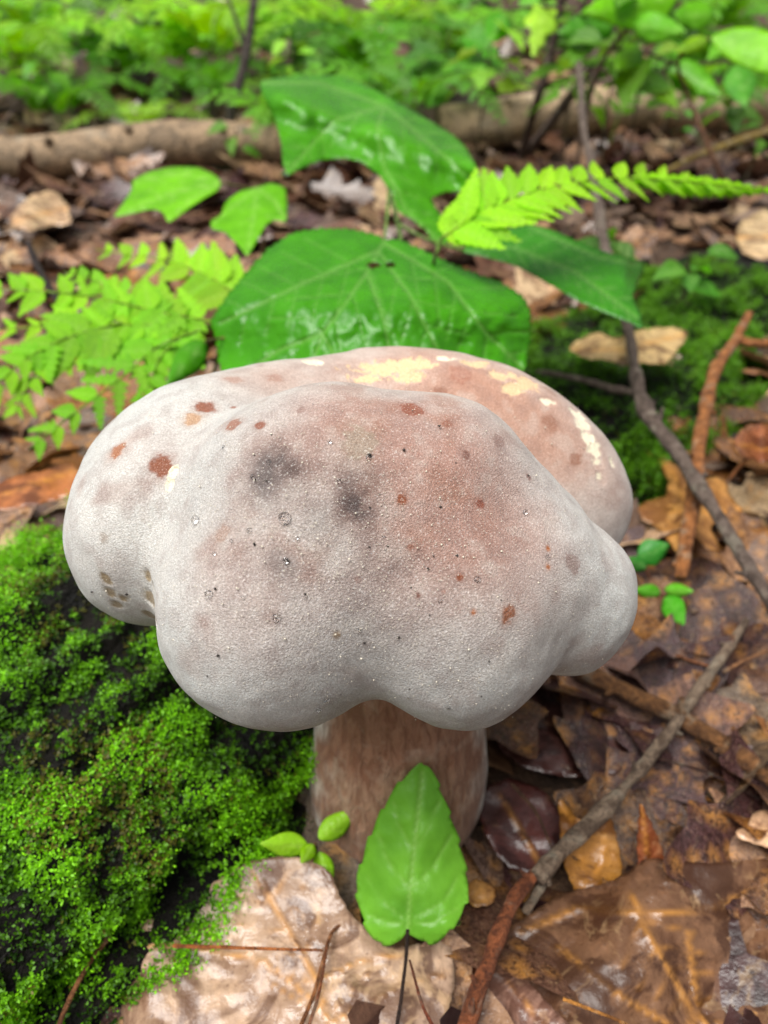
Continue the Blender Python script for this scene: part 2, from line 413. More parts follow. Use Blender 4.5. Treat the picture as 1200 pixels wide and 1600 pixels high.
# ------------------------------------------------------------------ the mushroom
LOBES = [  # px, py, depth, semi axes in px (x, y), semi depth in m, roll, blend
 (690, 748, .338, 298, 188, .040, -12, .0), (520, 730, .335, 325, 150, .040, 10, .020), (345, 700, .312, 170, 100, .040, 16, .030),
 (266, 812, .283, 140, 168, .045, -24, .030),
 (520, 800, .262, 245, 197, .050, 4, .012), (652, 796, .263, 146, 188, .045, -36, .012),
 (440, 945, .250, 186, 190, .045, -22, .013), (705, 955, .252, 155, 178, .045, 18, .009), (572, 905, .246, 235, 148, .036, 0, .018),
 (835, 870, .268, 98, 150, .034, 34, .024), (886, 936, .277, 96, 118, .034, -12, .008)]
LB = []
for px, py, dep, sx, sy, sd, rl, k in LOBES:
    c, s = cos(radians(rl)), sin(radians(rl))
    A = np.stack([RX*c+UP*s, -RX*s+UP*c, FW], 1); LB.append((P(px, py, dep), A, np.array([sx*dep/F, sy*dep/F, sd]), k))
def cap_sdf(p):
    d = None
    for c, A, r, k in LB:
        u = (p-c) @ A/r; k0 = np.linalg.norm(u, axis=-1); e = k0*(k0-1)/(np.linalg.norm(u/r, axis=-1)+1e-9)
        if d is None: d = e
        else:
            h = np.clip(.5+.5*(d-e)/k, 0, 1); d = d*(1-h)+e*h-k*h*(1-h)
    return d
def cap_hit(px, py):
    v = FW+RX*((np.asarray(px, float)-600)/F)[..., None]+UP*((800-np.asarray(py, float))/F)[..., None]
    v = v/np.linalg.norm(v, axis=-1, keepdims=True); t = np.full(v.shape[:-1], .15)
    for _ in range(70):
        s = cap_sdf(CAM+v*t[..., None]); t = np.minimum(t+s*.85, .6)
    return CAM+v*t[..., None], np.abs(s) < .001
CC = P(585, 850, .287)
def cap_dirs(N):
    s = np.tan(np.linspace(-pi/4, pi/4, N)); a, b = np.meshgrid(s, s, indexing='ij'); o = np.ones_like(a)
    fs = [np.stack(t, -1) for t in ((o, a, b), (-o, b, a), (b, o, a), (a, -o, b), (a, b, o), (b, a, -o))]
    d = np.stack(fs); return d/np.linalg.norm(d, axis=-1, keepdims=True)
def upsample(r, N):
    n = r.shape[1]; t = np.linspace(0, n-1, N); i = np.minimum(t.astype(int), n-2); f = t-i
    a = r[:, i]*(1-f)[None, :, None]+r[:, i+1]*f[None, :, None]
    return a[:, :, i]*(1-f)+a[:, :, i+1]*f
def cap_mesh(root):
    N = 250
    dl = cap_dirs(64); r = np.full(dl.shape[:-1], .17)
    for _ in range(60): r = np.maximum(r-cap_sdf(CC+dl*r[..., None])*.7, .005)
    d = cap_dirs(N); r = upsample(r, N)
    for _ in range(5): r = np.maximum(r-cap_sdf(CC+d*r[..., None])*.8, .005)
    p = CC + d*r[..., None]
    idx = np.arange(6*N*N).reshape(6, N, N); fs = []
    for k in range(6):
        q = np.stack([idx[k, :-1, :-1], idx[k, 1:, :-1], idx[k, 1:, 1:], idx[k, :-1, 1:]], -1).reshape(-1, 4)
        fs.append(q)
    f = np.concatenate(fs); p = p.reshape(-1, 3); d = d.reshape(-1, 3)
    # weld the seams
    _, first, inv = np.unique(np.round(d*20000).astype(np.int64), axis=0, return_index=True, return_inverse=True)
    f = inv.reshape(-1)[f]; p = p[first]; d = d[first]
    a, b, c = p[f[:, 0]], p[f[:, 1]], p[f[:, 2]]
    fl = np.einsum('ij,ij->i', np.cross(b-a, c-a), a-CC) < 0; f[fl] = f[fl][:, ::-1]
    # gentle unevenness
    out = (p-CC)/np.linalg.norm(p-CC, axis=1, keepdims=True)
    p = p + out*((fbm(p, 45, 77, 3)-.5)*.0035)[:, None]
    # ---- colours of the skin, placed on the surface
    def hit(x, y): return cap_hit(np.array([x]), np.array([y]))[0][0]
    L = lambda *c: np.array(lin(*c))
    w1 = fbm(p, 30, 11, 4); w2 = fbm(p, 95, 12, 3); w3 = fbm(p, 12, 13, 3)
    col = np.tile(L(204, 206, 203), (len(p), 1))
    def blend(m, c):
        nonlocal col
        m = np.clip(m, 0, 1)[:, None]; col = col*(1-m)+np.asarray(c)*m
    def gauss(x, y, rpx, pw=2.0):
        h = hit(x, y); rad = rpx*np.linalg.norm(h-CAM)/F
        return np.exp(-(np.linalg.norm(p-h, axis=1)/rad)**pw)
    warp = .55+.9*(w1-.5)*2
    for x, y, rr, s in ((680, 700, 190, .85), (540, 660, 150, .60), (730, 830, 160, .55), (650, 860, 110, .38), (470, 700, 90, .35), (360, 880, 110, .35), (400, 960, 110, .25), (250, 700, 80, .25), (820, 880, 110, .30)):
        blend(gauss(x, y, rr)*s*np.clip(.6+warp*.7, 0, 1.3), L(180, 134, 118))
    for x, y, rr, s in ((860, 690, 150, .75), (620, 575, 160, .7), (760, 590, 130, .8), (420, 590, 90, .45), (930, 760, 90, .4)):
        blend(gauss(x, y, rr)*s, L(190, 138, 112))
    for x, y, rr, s in ((560, 1000, 80, .3), (710, 960, 110, .35), (880, 960, 80, .25), (430, 900, 80, .2), (650, 1010, 130, .25)):
        blend(gauss(x, y, rr)*s*np.clip(w1*1.8-.4, 0, 1), L(140, 128, 124))
    pz = np.clip((.165-p[:, 2])/.03, 0, 1); blend(pz*.6, L(196, 202, 178))                    # greenish bounce light painted into the lower margin colour
    for x, y, rr in ((170, 790, 110), (250, 900, 90), (150, 880, 80), (300, 640, 70), (960, 850, 60), (920, 800, 60), (860, 1000, 90)): blend(gauss(x, y, rr)*.45, L(214, 209, 203))
    blend(np.clip((w2-.56)*5, 0, 1)*.40, L(146, 104, 90)); blend(np.clip((w3-.55)*4, 0, 1)*.30, L(160, 140, 138)); blend(np.clip((.42-w1)*5, 0, 1)*.35, L(208, 203, 197))
    for x, y, rr, s_ in ((620, 690, 140, .30), (690, 780, 140, .22), (640, 620, 110, .30), (480, 800, 90, .18), (380, 900, 90, .18)): blend(gauss(x, y, rr)*s_*np.clip((w2-.40)*4, 0, 1), L(172, 112, 80))
    w4 = fbm(p, 190, 19, 3); blend(np.clip((w4-.52)*6, 0, 1)*.22, L(134, 104, 96)); blend(np.clip((.46-w4)*6, 0, 1)*.22, L(222, 216, 208))
    # slate smudges
    sw = np.clip(.2+1.5*(w2-.2), 0, 1.2)
    for x, y, rr, s in ((435, 728, 42, .75), (425, 760, 38, .6), (545, 735, 28, .6), (585, 745, 26, .55), (560, 790, 34, .55), (600, 800, 26, .4), (490, 760, 50, .35), (630, 885, 30, .45), (440, 880, 26, .35), (580, 870, 40, .35), (575, 930, 40, .28), (895, 885, 22, .35), (520, 810, 60, .3)):
        blend(gauss(x, y, rr, 2.5)*s*1.25*np.clip(sw*(.55+1.8*(w4-.35)), 0, 1.1), L(70, 64, 66))
    blend(gauss(455, 733, 15, 4)*.55, L(92, 68, 62))
    # rust and brown spots
    edge = (w2-.5)*1.5 + (fbm(p, 520, 15, 2)-.5)*1.5
    def spot(x, y, rx, c, s=1.0, soft=.22, sq=1.0):
        h = hit(x, y); rad = rx*np.linalg.norm(h-CAM)/F; q = p-h
        dist = np.sqrt((q @ RX)**2+((q @ UP)*sq)**2+(q @ FW)**2)/rad
        if soft > .15: blend(np.clip(1.8-dist+edge*.5, 0, 1)*s*.30, c)
        blend(np.clip((1-dist+edge*(1.1 if soft == .121 else .6))/soft, 0, 1)*s, c)
        return dist
    br, am, pu = L(142, 70, 28), L(170, 92, 14), L(124, 76, 60)
    for x, y, rr, c, s in ((322, 638, 17, br, .9), (182, 703, 16, L(168, 104, 62), .9), (252, 728, 17, L(138, 78, 50), .95), (366, 664, 15, L(156, 98, 70), .85), (407, 665, 9, br, .8), (300, 655, 16, L(188, 140, 92), .7), (365, 637, 5, br, .8),
                           (646, 638, 20, L(146, 74, 40), .95), (791, 958, 16, L(142, 80, 38), .95), (750, 788, 8, L(146, 70, 40), .9), (729, 713, 9, pu, .8), (628, 782, 11, L(148, 80, 44), .85), (720, 902, 6, br, .9), (855, 886, 6, am, .95), (855, 857, 5, am, .95), (740, 957, 5, am, .9), (653, 930, 6, pu, .8), (693, 925, 4, br, .8),
                           (895, 882, 18, pu, .45), (900, 717, 12, L(150, 98, 72), .7), (862, 660, 16, L(152, 100, 74), .6), (826, 745, 7, pu, .7), (780, 690, 14, pu, .5), (700, 660, 9, br, .5), (640, 855, 7, br, .5), (860, 612, 14, L(150, 104, 80), .5), (345, 832, 14, L(170, 136, 118), .6), (165, 840, 9, L(150, 130, 112), .5), (690, 612, 12, L(140, 88, 64), .6), (720, 585, 22, L(168, 110, 88), .6), (430, 592, 14, L(170, 126, 108), .6), (365, 594, 14, L(176, 134, 116), .6), (610, 640, 9, L(150, 96, 74), .4), (560, 905, 7, pu, .4), (527, 992, 6, L(150, 120, 80), .7), (470, 640, 10, pu, .35)):
        spot(x, y, rr, c, s)
    # bare creamy flesh where the skin is eaten away (slightly sunken)
    cream, peach = L(240, 231, 204), L(226, 194, 152); pit = np.zeros(len(p))
    for x, y, rr, c, sq in ((488, 566, 17, cream, 2.6), (600, 574, 42, peach, 2.4), (650, 568, 34, peach, 2.8), (690, 560, 18, cream, 3), (640, 590, 30, peach, 3), (570, 590, 26, peach, 3),
                            (745, 568, 24, peach, 2.6), (785, 585, 26, peach, 2.2), (822, 600, 27, peach, 1.8), (800, 607, 18, peach, 1.6), (856, 627, 20, cream, 2.2), (902, 647, 15, cream, 1.0), (912, 663, 14, cream, 1.0), (918, 683, 13, cream, 1.2), (930, 703, 13, cream, 1.1), (936, 722, 13, cream, 1.1), (941, 745, 12, cream, .9), (958, 722, 7, cream, .8),
                            (272, 738, 8, cream, .7), (266, 756, 7, cream, .7)):
        ds = spot(x, y, rr, c, 1.0, .121, sq); pit = np.maximum(pit, np.clip((1.05-ds)/.25, 0, 1))
    tanw = L(140, 118, 80)
    for x, y, rr, sq in ((232, 898, 9, .8), (233, 934, 14, .8), (238, 962, 14, .9), (246, 975, 8, .8), (190, 935, 8, 1.2), (166, 905, 10, .7), (172, 925, 10, .8), (182, 945, 10, .9), (240, 918, 7, .8)):
        ds = spot(x, y, rr, tanw, .85, .2, sq); pit = np.maximum(pit, .7*np.clip((1.05-ds)/.25, 0, 1))
    ds = spot(562, 690, 30, L(172, 158, 138), .55, .25, .8)                                     # old scar
    spot(578, 712, 5, L(30, 20, 16), .8)
    p = p - out*(pit*.0007)[:, None]
    smud = sum(gauss(x, y, r2) for x, y, r2 in ((430, 740, 48), (560, 760, 40)))
    grain = np.clip(.55+.9*np.exp(-((p-hit(560, 860))**2).sum(1)/.062**2)*1.0 + .6*smud, 0, 1.8)*(1-.7*pit)
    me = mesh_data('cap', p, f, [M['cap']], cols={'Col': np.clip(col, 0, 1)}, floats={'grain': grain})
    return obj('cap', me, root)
def mushroom():
    base = G(628, 1252, 0)
    root = empty('mushroom', (base[0], base[1], 0))
    tag(root, 'large lumpy grey and pinkish brown bolete mushroom on a thick tan stem', 'mushroom')
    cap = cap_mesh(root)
    # stem
    top = np.array([base[0]-.004, base[1]+.012, .19])
    zs = np.linspace(0, 1, 70); sides = 120
    rad = np.interp(zs, [0, .04, .12, .25, .45, .7, 1], [.036, .042, .0455, .0455, .0405, .034, .031])
    TH, Z = np.meshgrid(np.linspace(0, 2*pi, sides, endpoint=False), zs)
    ctr = base*(1-Z[..., None])+top*Z[..., None]; ctr[..., 2] = -.012+Z*(top[2]+.012)
    q = np.stack([np.cos(TH), np.sin(TH), Z*2.0], -1)
    R = np.repeat(rad[:, None], sides, 1)*(1+.10*(fbm(q, 1.2, 41, 2)-.5)+.035*(fbm(np.stack([np.cos(TH), np.sin(TH), Z*.5], -1), 9, 42, 2)-.5))
    R = R + .007*np.clip(np.cos(TH-pi), 0, 1)*np.clip(1-Z/.55, 0, 1)
    v = ctr + R[..., None]*np.stack([np.cos(TH), np.sin(TH), TH*0], -1); n, m = TH.shape
    i, j = np.meshgrid(np.arange(n-1), np.arange(m), indexing='ij'); jn = (j+1) % m
    f = np.stack([i*m+j, i*m+jn, (i+1)*m+jn, (i+1)*m+j], -1).reshape(-1, 4)
    v = v.reshape(-1, 3)
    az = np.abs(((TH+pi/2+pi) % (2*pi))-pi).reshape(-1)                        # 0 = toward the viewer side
    wv = fbm(v, 60, 43, 3); zf = Z.reshape(-1)
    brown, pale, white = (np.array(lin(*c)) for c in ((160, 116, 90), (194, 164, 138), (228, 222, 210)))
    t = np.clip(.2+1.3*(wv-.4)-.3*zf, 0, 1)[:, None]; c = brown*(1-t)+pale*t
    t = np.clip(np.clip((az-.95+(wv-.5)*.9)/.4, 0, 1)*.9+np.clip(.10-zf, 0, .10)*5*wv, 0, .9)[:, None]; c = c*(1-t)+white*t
    obj('stem', mesh_data('stem', v, f, [M['stem']], cols={'Col': c}), root)
    # water drops on the cap
    th, ph = np.meshgrid(np.linspace(0, 2*pi, 16, endpoint=False), np.linspace(0, pi, 9))
    sv = np.stack([np.sin(ph)*np.cos(th), np.sin(ph)*np.sin(th), .75*np.cos(ph)], -1).reshape(-1, 3)
    i, j = np.meshgrid(np.arange(8), np.arange(16), indexing='ij'); jn = (j+1) % 16
    dm = mesh_data('water_droplet', sv, np.stack([i*16+j, (i+1)*16+j, (i+1)*16+jn, i*16+jn], -1).reshape(-1, 4), [M['water']])
    def nrm(h):
        e = 3e-4; g = np.array([cap_sdf(h+np.eye(3)[k]*e)-cap_sdf(h-np.eye(3)[k]*e) for k in range(3)]); return g/np.linalg.norm(g)
    drops = [(445, 810, 10), (306, 812, 6.5), (327, 928, 6.5), (432, 965, 7), (390, 829, 4.5), (447, 876, 5), (420, 722, 4), (362, 846, 3.5), (464, 840, 3.5), (745, 906, 6), (688, 940, 4), (510, 1093, 5), (497, 1108, 4.5), (700, 1103, 5), (640, 1088, 4), (395, 745, 4), (575, 716, 4), (530, 752, 3.5), (560, 985, 4), (820, 800, 4), (855, 871, 4.5), (600, 840, 3.5), (350, 700, 4), (515, 690, 3.5), (380, 934, 3), (335, 865, 3)]
    hs_, ok = cap_hit(np.array([d[0] for d in drops], float), np.array([d[1] for d in drops], float))
    for (x, y, r), h, good in zip(drops, hs_, ok):
        if not good: continue
        n_ = nrm(h); rad_ = r*np.linalg.norm(h-CAM)/F
        o = obj('water_droplet', dm, cap)
        o.matrix_basis = Matrix.Translation(h+n_*rad_*.35) @ Vector(n_).to_track_quat('Z', 'Y').to_matrix().to_4x4() @ Matrix.Scale(rad_, 4)
    # pale specks and dark flecks stuck to the skin
    n = 2600
    x = np.concatenate([rng.normal(570, 150, 1900), rng.uniform(150, 960, 700)]); y = np.concatenate([rng.normal(850, 120, 1900), rng.uniform(580, 1120, 700)])
    h, ok = cap_hit(x, y); h = h[ok]; n = len(h)
    e = 3e-4; g = np.stack([cap_sdf(h+np.eye(3)[k]*e)-cap_sdf(h-np.eye(3)[k]*e) for k in range(3)], -1); g /= np.linalg.norm(g, axis=1, keepdims=True)
    rr = rng.uniform(.00008, .00022, n)*np.where(rng.random(n) < .07, 2.0, 1)
    octv = np.array([[1, 0, 0], [-1, 0, 0], [0, 1, 0], [0, -1, 0], [0, 0, 1], [0, 0, -1]], float); of = np.array([[0, 2, 4], [2, 1, 4], [1, 3, 4], [3, 0, 4], [2, 0, 5], [1, 2, 5], [3, 1, 5], [0, 3, 5]])
    V = (h+g*.0006)[:, None]+octv[None]*rr[:, None, None]*rng.uniform(.7, 1.3, (n, 6, 1))
    tag(obj('pale_specks', mesh_data('pale_specks', V.reshape(-1, 3), (of[None]+6*np.arange(n)[:, None, None]).reshape(-1, 3), [M['grain']]), cap), kind='stuff')
    k = 34; h2 = h[rng.choice(n, k, False)]
    for fx, fy in ((781, 937), (791, 936), (764, 896), (533, 1084), (751, 1086), (640, 1075), (578, 711), (400, 750)):
        h2 = np.vstack([h2, cap_hit(np.array([fx*1.0]), np.array([fy*1.0]))[0]])
    V = h2[:, None]+(h2-CC)[:, None]*.006+octv[None]*rng.uniform(.0002, .00055, (len(h2), 1, 1))*rng.uniform(.6, 1.6, (len(h2), 6, 1))
    tag(obj('dark_flecks', mesh_data('dark_flecks', V.reshape(-1, 3), (of[None]+6*np.arange(len(h2))[:, None, None]).reshape(-1, 3), [M['soil']]), cap), kind='stuff')
mushroom()

# ------------------------------------------------------------------ leaf shapes (unit length along +Y, base at origin)
def mirror(half): return np.array(half + [(-x, y) for x, y in half[::-1] if abs(x) > 1e-6])
MAPLE = mirror([(0, 0), (.12, -.05), (.30, .0), (.42, -.02), (.30, .12), (.34, .17), (.56, .36), (.40, .36), (.43, .46), (.22, .44), (.19, .50), (.26, .72), (.15, .70), (.10, .84), (0, 1)])
OAK = mirror([(0, 0), (.05, .10), (.17, .17), (.10, .26), (.27, .37), (.12, .46), (.33, .60), (.16, .67), (.23, .82), (.09, .86), (0, 1)])
tt = np.linspace(0, 1, 15)
BEECH = mirror([(float(.27*sin(pi*t**.85)**.9), float(t)) for t in tt])
OVATE = mirror([(float(.30*sin(pi*t**.72)**1.12), float(t)) for t in tt])
LANCE = mirror([(float(.17*sin(pi*t**.7)**.9), float(t)) for t in tt])
def pinna_outline(n=6):
    h = [(0.0, 0.0)]
    for k in range(n):
        t = (k+.15)/n; w = .17*(1-t)**.75+.012; h.append((w*.30, t)); h.append((w*1.3, t+.9/n))
    h.append((0, 1.0)); return mirror(h)
PINNA = pinna_outline()
VEINS = {'maple': [[(0, 0), (0, .98)], [(0, 0), (.53, .35)], [(0, 0), (-.53, .35)], [(0, .0), (.40, -.01)], [(0, 0), (-.40, -.01)], [(0, .35), (.24, .68)], [(0, .35), (-.24, .68)]],
         'pin': [[(0, 0), (0, .98)]] + [[(0, y), (s*.25, y+.14)] for y in np.linspace(.1, .75, 7) for s in (1, -1)]}
def unit_leaf(name, outline, vein_lines, mat, step, spacing, curl, seed, vw=.012, tooth=0, tl=.05, lump=.05):
    ol = resample(outline, step, tooth=tooth, tooth_len=tl); v, f = fill(ol, spacing)
    vein = np.zeros(len(v))
    for k, pl in enumerate(vein_lines):
        vein = np.maximum(vein, np.exp(-(seg_dist(v, pl)/(vw*(1.3 if k == 0 else .8)))**2))
    cx, cy, tw, fold = curl
    p3 = np.stack([v[:, 0]*3, v[:, 1]*3, v[:, 0]*0+seed*7.3], -1)
    z = cx*v[:, 0]**2 + cy*(v[:, 1]-.15)**2*np.sign(v[:, 1]-.15) + tw*v[:, 0]*(v[:, 1]-.5) + fold*np.abs(v[:, 0]) + lump*(fbm(p3, 1.0, seed, 3)-.5)*2 - .006*vein
    return mesh_data(name, np.concatenate([v, z[:, None]], 1), f, [mat], floats={'vein': vein})

# ------------------------------------------------------------------ leaf litter
TONES = {'tan': lin(166, 130, 100), 'pale': lin(208, 180, 144), 'brown': lin(108, 77, 60), 'dark purple brown': lin(80, 55, 54), 'orange brown': lin(146, 98, 54), 'grey brown': lin(128, 108, 96)}
DEADM = {}
for nm, ol, vk in (('maple', MAPLE, 'maple'), ('oak', OAK, 'pin'), ('beech', BEECH, 'pin')):
    DEADM[nm] = [unit_leaf('dead_%s_leaf' % nm, ol, VEINS[vk], M['dead'], .045, .065, (random.uniform(-.7, .9), random.uniform(-.35, .35), random.uniform(-.6, .6), random.uniform(-.15, .25)), 100+k*7+len(nm), tooth=.02 if nm == 'beech' else 0, lump=random.uniform(.06, .14)) for k in range(5)]
SHAPEWORD = {'maple': 'maple-shaped', 'oak': 'lobed oak-shaped', 'beech': 'oval'}
def on_log(x, y):
    q = np.array([x, y])-LA; u, w = q @ LD, q @ LN
    return -.4 < u < 1.1 and abs(w) < .12
BASE = G(628, 1252, 0)
ZONES = [(1010, 1510, 240, 160), (440, 1510, 280, 150), (920, 1335, 65, 75), (815, 1290, 70, 75), (890, 1140, 120, 75), (1080, 790, 95, 85), (980, 540, 110, 40), (770, 1500, 60, 140), (920, 1290, 90, 120)]
def zoned(x, y):
    px, py, d = project((x, y, .02)); return any(((px-a)/c)**2+((py-b)/e)**2 < 1 for a, b, c, e in ZONES)
cands = []
while len(cands) < 2400:
    y = -.16+(random.random()**1.25)*2.1; wd = .16+.62*(y+.2)
    x = random.uniform(-wd, wd)
    if on_log(x, y) and random.random() < .93: continue
    if (x-BASE[0])**2+(y-BASE[1])**2 < .062**2 or zoned(x, y): continue
    cands.append((x, y))
cin = []
for x, y in cands:
    px, py, d = project((x, y, .01)); x_ = (px-560)/430; y_ = (py-850)/290
    s = random.choice(('maple',)*4+('oak',)*2+('beech',)*3)
    L_ = {'maple': random.uniform(.07, .12), 'oak': random.uniform(.08, .13), 'beech': random.uniform(.055, .09)}[s]
    seen = -40 < px < 1240 and -20 < py < 1660 and x_*x_+y_*y_ > .9
    cin.append((x, y, s, L_, L_/d if seen else 0))
cin.sort(key=lambda c: -c[4])
near = float(np.sum([1 for c in cin if c[4] > 0]))
def tone_for(x, y):
    px, py, d = project((x, y, 0)); r = random.random()
    if px > 740 and py > 1040: t = 'dark purple brown' if r < .45 else 'brown' if r < .70 else 'tan' if r < .80 else 'orange brown' if r < .92 else 'grey brown'
    elif py < 420: t = 'tan' if r < .20 else 'pale' if r < .30 else 'brown' if r < .66 else 'grey brown' if r < .9 else 'dark purple brown'
    else: t = 'tan' if r < .30 else 'pale' if r < .40 else 'brown' if r < .66 else 'orange brown' if r < .78 else 'dark purple brown' if r < .92 else 'grey brown'
    return t
def rot_leaf(x, y, z, L_, tilt=.28):
    return (Matrix.Translation((x, y, z)) @ Matrix.Rotation(random.uniform(0, 2*pi), 4, 'Z') @ Matrix.Rotation(random.gauss(0, tilt), 4, 'X') @ Matrix.Rotation(random.gauss(0, tilt), 4, 'Y')
            @ Matrix.Rotation(pi*(random.random() < .4), 4, 'Y') @ Matrix.Scale(L_, 4) @ Matrix.Translation((0, -.45, 0)))
NIND = 292
MARKS = [('beside the mossy log', [(-.118+.672*k, -.08+.74*k) for k in (-.1, 0, .1, .2, .4, .6)]), ('around the foot of the mushroom', [(.02, -.02), (.07, .02)]), ('in front of the grey weathered log', [tuple(G(x, 300, 0)[:2]) for x in (0, 150, 300, 420)]),
         ('behind the grey weathered log', [tuple(G(x, 170, 0)[:2]) for x in (0, 150, 300, 420)]), ('under the maple seedling', [tuple(G(x, 350, 0)[:2]) for x in (520, 620, 720)]), ('under the feathery fern', [tuple(G(x, 560, 0)[:2]) for x in (50, 150, 250)]),
         ('in front of the pale far log', [tuple(G(x, 270, 0)[:2]) for x in (800, 950, 1100)]), ('beside the long grey-brown branch', [tuple(G(x, y, 0)[:2]) for x, y in ((1100, 450), (1120, 740), (1180, 880))]), ('along the pale grey stick', [tuple(G(x, y, 0)[:2]) for x, y in ((1150, 1000), (1060, 1140), (960, 1270))]),
         ('beside the orange rotten stick', [tuple(G(x, y, 0)[:2]) for x, y in ((940, 1050), (1050, 1080), (1180, 1160))]), ('around the reddish stick end', [tuple(G(x, y, 0)[:2]) for x, y in ((780, 1480), (860, 1420), (1100, 1340))])]
def where(x, y): return min(MARKS, key=lambda m: min((x-a)**2+(y-b)**2 for a, b in m[1]))[0]
for x, y, s, L_, sz in cin[:NIND]:
    t = tone_for(x, y); z = float(hgt(x, y))+random.uniform(.003, .022)
    c = np.array(TONES[t])*random.uniform(.78, 1.25)*np.array([1, random.uniform(.93, 1.05), random.uniform(.88, 1.08)])
    o = obj('dead_leaf', random.choice(DEADM[s]), color=c); o.matrix_world = rot_leaf(x, y, z, L_)
    wh = where(x, y); tag(o, '%s %s dead leaf lying %s' % (t, SHAPEWORD[s], wh), 'leaf', '%s %s leaves %s' % (t, s, wh))
def litter():
    """leaves too small or too many to pick apart, and crumbs between them"""
    V, Fc, C = [], [], []; n0 = 0
    un = {}
    for nm, ol in (('maple', MAPLE), ('oak', OAK), ('beech', BEECH)):
        o2 = resample(ol, .13, smooth=False); v, f = fill(o2, .22); un[nm] = (v, f)
    def add(x, y, s, L_, dz, tilt):
        nonlocal n0
        v, f = un[s]; c = np.array([random.uniform(-.8, .8), random.uniform(-.4, .4), random.uniform(-.5, .5)])
        z = c[0]*v[:, 0]**2+c[1]*v[:, 1]**2+c[2]*v[:, 0]*v[:, 1]
        m = np.array(rot_leaf(x, y, float(hgt(x, y))+dz, L_, tilt)); w = np.concatenate([v, z[:, None]], 1) @ m[:3, :3].T+m[:3, 3]
        w[:, 2] = np.maximum(w[:, 2], hgt(w[:, 0], w[:, 1])+.001)
        t = TONES[tone_for(x, y)]; c = np.array(t)*random.uniform(.7, 1.25)
        V.append(w); Fc.append(f+n0); C.append(np.tile(c, (len(w), 1))); n0 += len(w)
    for x, y, s, L_, sz in cin[NIND:]: add(x, y, s, L_, random.uniform(.0, .012), .2)
    for _ in range(900):
        y = -.3+random.random()*2.2; wd = .16+.62*(y+.3); x = (wd+random.random()*.7)*random.choice((-1, 1))
        if not on_log(x, y): add(x, y, random.choice(('maple', 'oak', 'beech')), random.uniform(.07, .13), random.uniform(.003, .02), .3)
    for _ in range(3600):
        y = 1.2+random.random()**1.4*7; wd = .7+.8*(y+.2); add(random.uniform(-wd, wd), y, random.choice(('maple', 'oak', 'beech')), random.uniform(.07, .14), random.uniform(.003, .03), .35)
    for _ in range(1500):
        y = -.16+random.random()*1.3; wd = .16+.62*(y+.2); x = random.uniform(-wd, wd)
        if (x-BASE[0])**2+(y-BASE[1])**2 < .05**2: continue
        add(x, y, random.choice(('oak', 'beech')), random.uniform(.008, .03), random.uniform(.0, .01), .5)
    o = obj('leaf_litter', mesh_data('leaf_litter', np.concatenate(V), np.concatenate(Fc), [M['litter']], cols={'Col': np.clip(np.concatenate(C), 0, 1)}))
    tag(o, 'brown fallen leaves and leaf crumbs carpeting the forest floor', 'leaf litter', kind='stuff')
litter()

# ------------------------------------------------------------------ traced leaves: an outline in the photograph laid on its own plane
def plane3(anchors):
    A = np.array([[1, a[0], a[1]] for a in anchors], float); b = np.array([1/a[2] for a in anchors]); k = np.linalg.solve(A, b)
    return lambda q: 1/(k[0]+k[1]*q[:, 0]+k[2]*q[:, 1])
def side_veins(line, step, length, ang=.9):
    p = smooth_path([(a[0], a[1]) for a in line], 60); out = []
    s = np.concatenate([[0], np.cumsum(np.linalg.norm(np.diff(p, axis=0), axis=1))])
    for k, t in enumerate(np.arange(step, s[-1]*.95, step)):
        i = int(np.searchsorted(s, t)); i = min(max(i, 1), 58); d = p[i+1]-p[i-1]; d /= np.linalg.norm(d)
        for sg in (1, -1):
            a = sg*ang; r = np.array([d[0]*cos(a)-d[1]*sin(a), d[0]*sin(a)+d[1]*cos(a)]); out.append([p[i], p[i]+r*length*(1-.5*t/s[-1])])
    return out
def traced(name, outline, depth, mat, parent=None, color=None, veins=(), fine=(), vw=2.6, spacing=8, tooth=0, tl=14, bend=None, lump=.002, seed=1, holes=(), thick=.00035, relief=.0006, smooth=True):
    ol = resample(outline, spacing*.7, tooth=tooth, tooth_len=tl, smooth=smooth); v, f = fill(ol, spacing, holes)
    f = f[:, ::-1]
    vein = np.zeros(len(v))
    for k, l in enumerate(veins): vein = np.maximum(vein, np.exp(-(seg_dist(v, l)/vw)**2))
    for l in fine: vein = np.maximum(vein, .55*np.exp(-(seg_dist(v, l)/(vw*.6))**2))
    d = depth(v); d = d + vein*relief + lump*(fbm(np.stack([v[:, 0], v[:, 1], v[:, 0]*0+seed*91], -1), 1/45., seed, 3)-.5)*2
    if bend is not None: d = d+bend(v)
    w = P(v[:, 0], v[:, 1], d)
    o = obj(name, mesh_data(name, w, f, [mat], floats={'vein': vein}), parent, color)
    if thick:
        md = o.modifiers.new('thickness', 'SOLIDIFY'); md.thickness = thick
    return o
def px_outline(base, tip, width, shape=OVATE, bow=0.0):
    b, t = np.array(base, float), np.array(tip, float); ax = t-b; L_ = np.linalg.norm(ax); y = ax/L_; x = np.array([-y[1], y[0]])
    wmax = np.abs(shape[:, 0]).max()
    return b + shape[:, 1:2]*ax + shape[:, :1]/wmax*(width/2)*x + (bow*np.sin(pi*shape[:, 1]))[:, None]*x
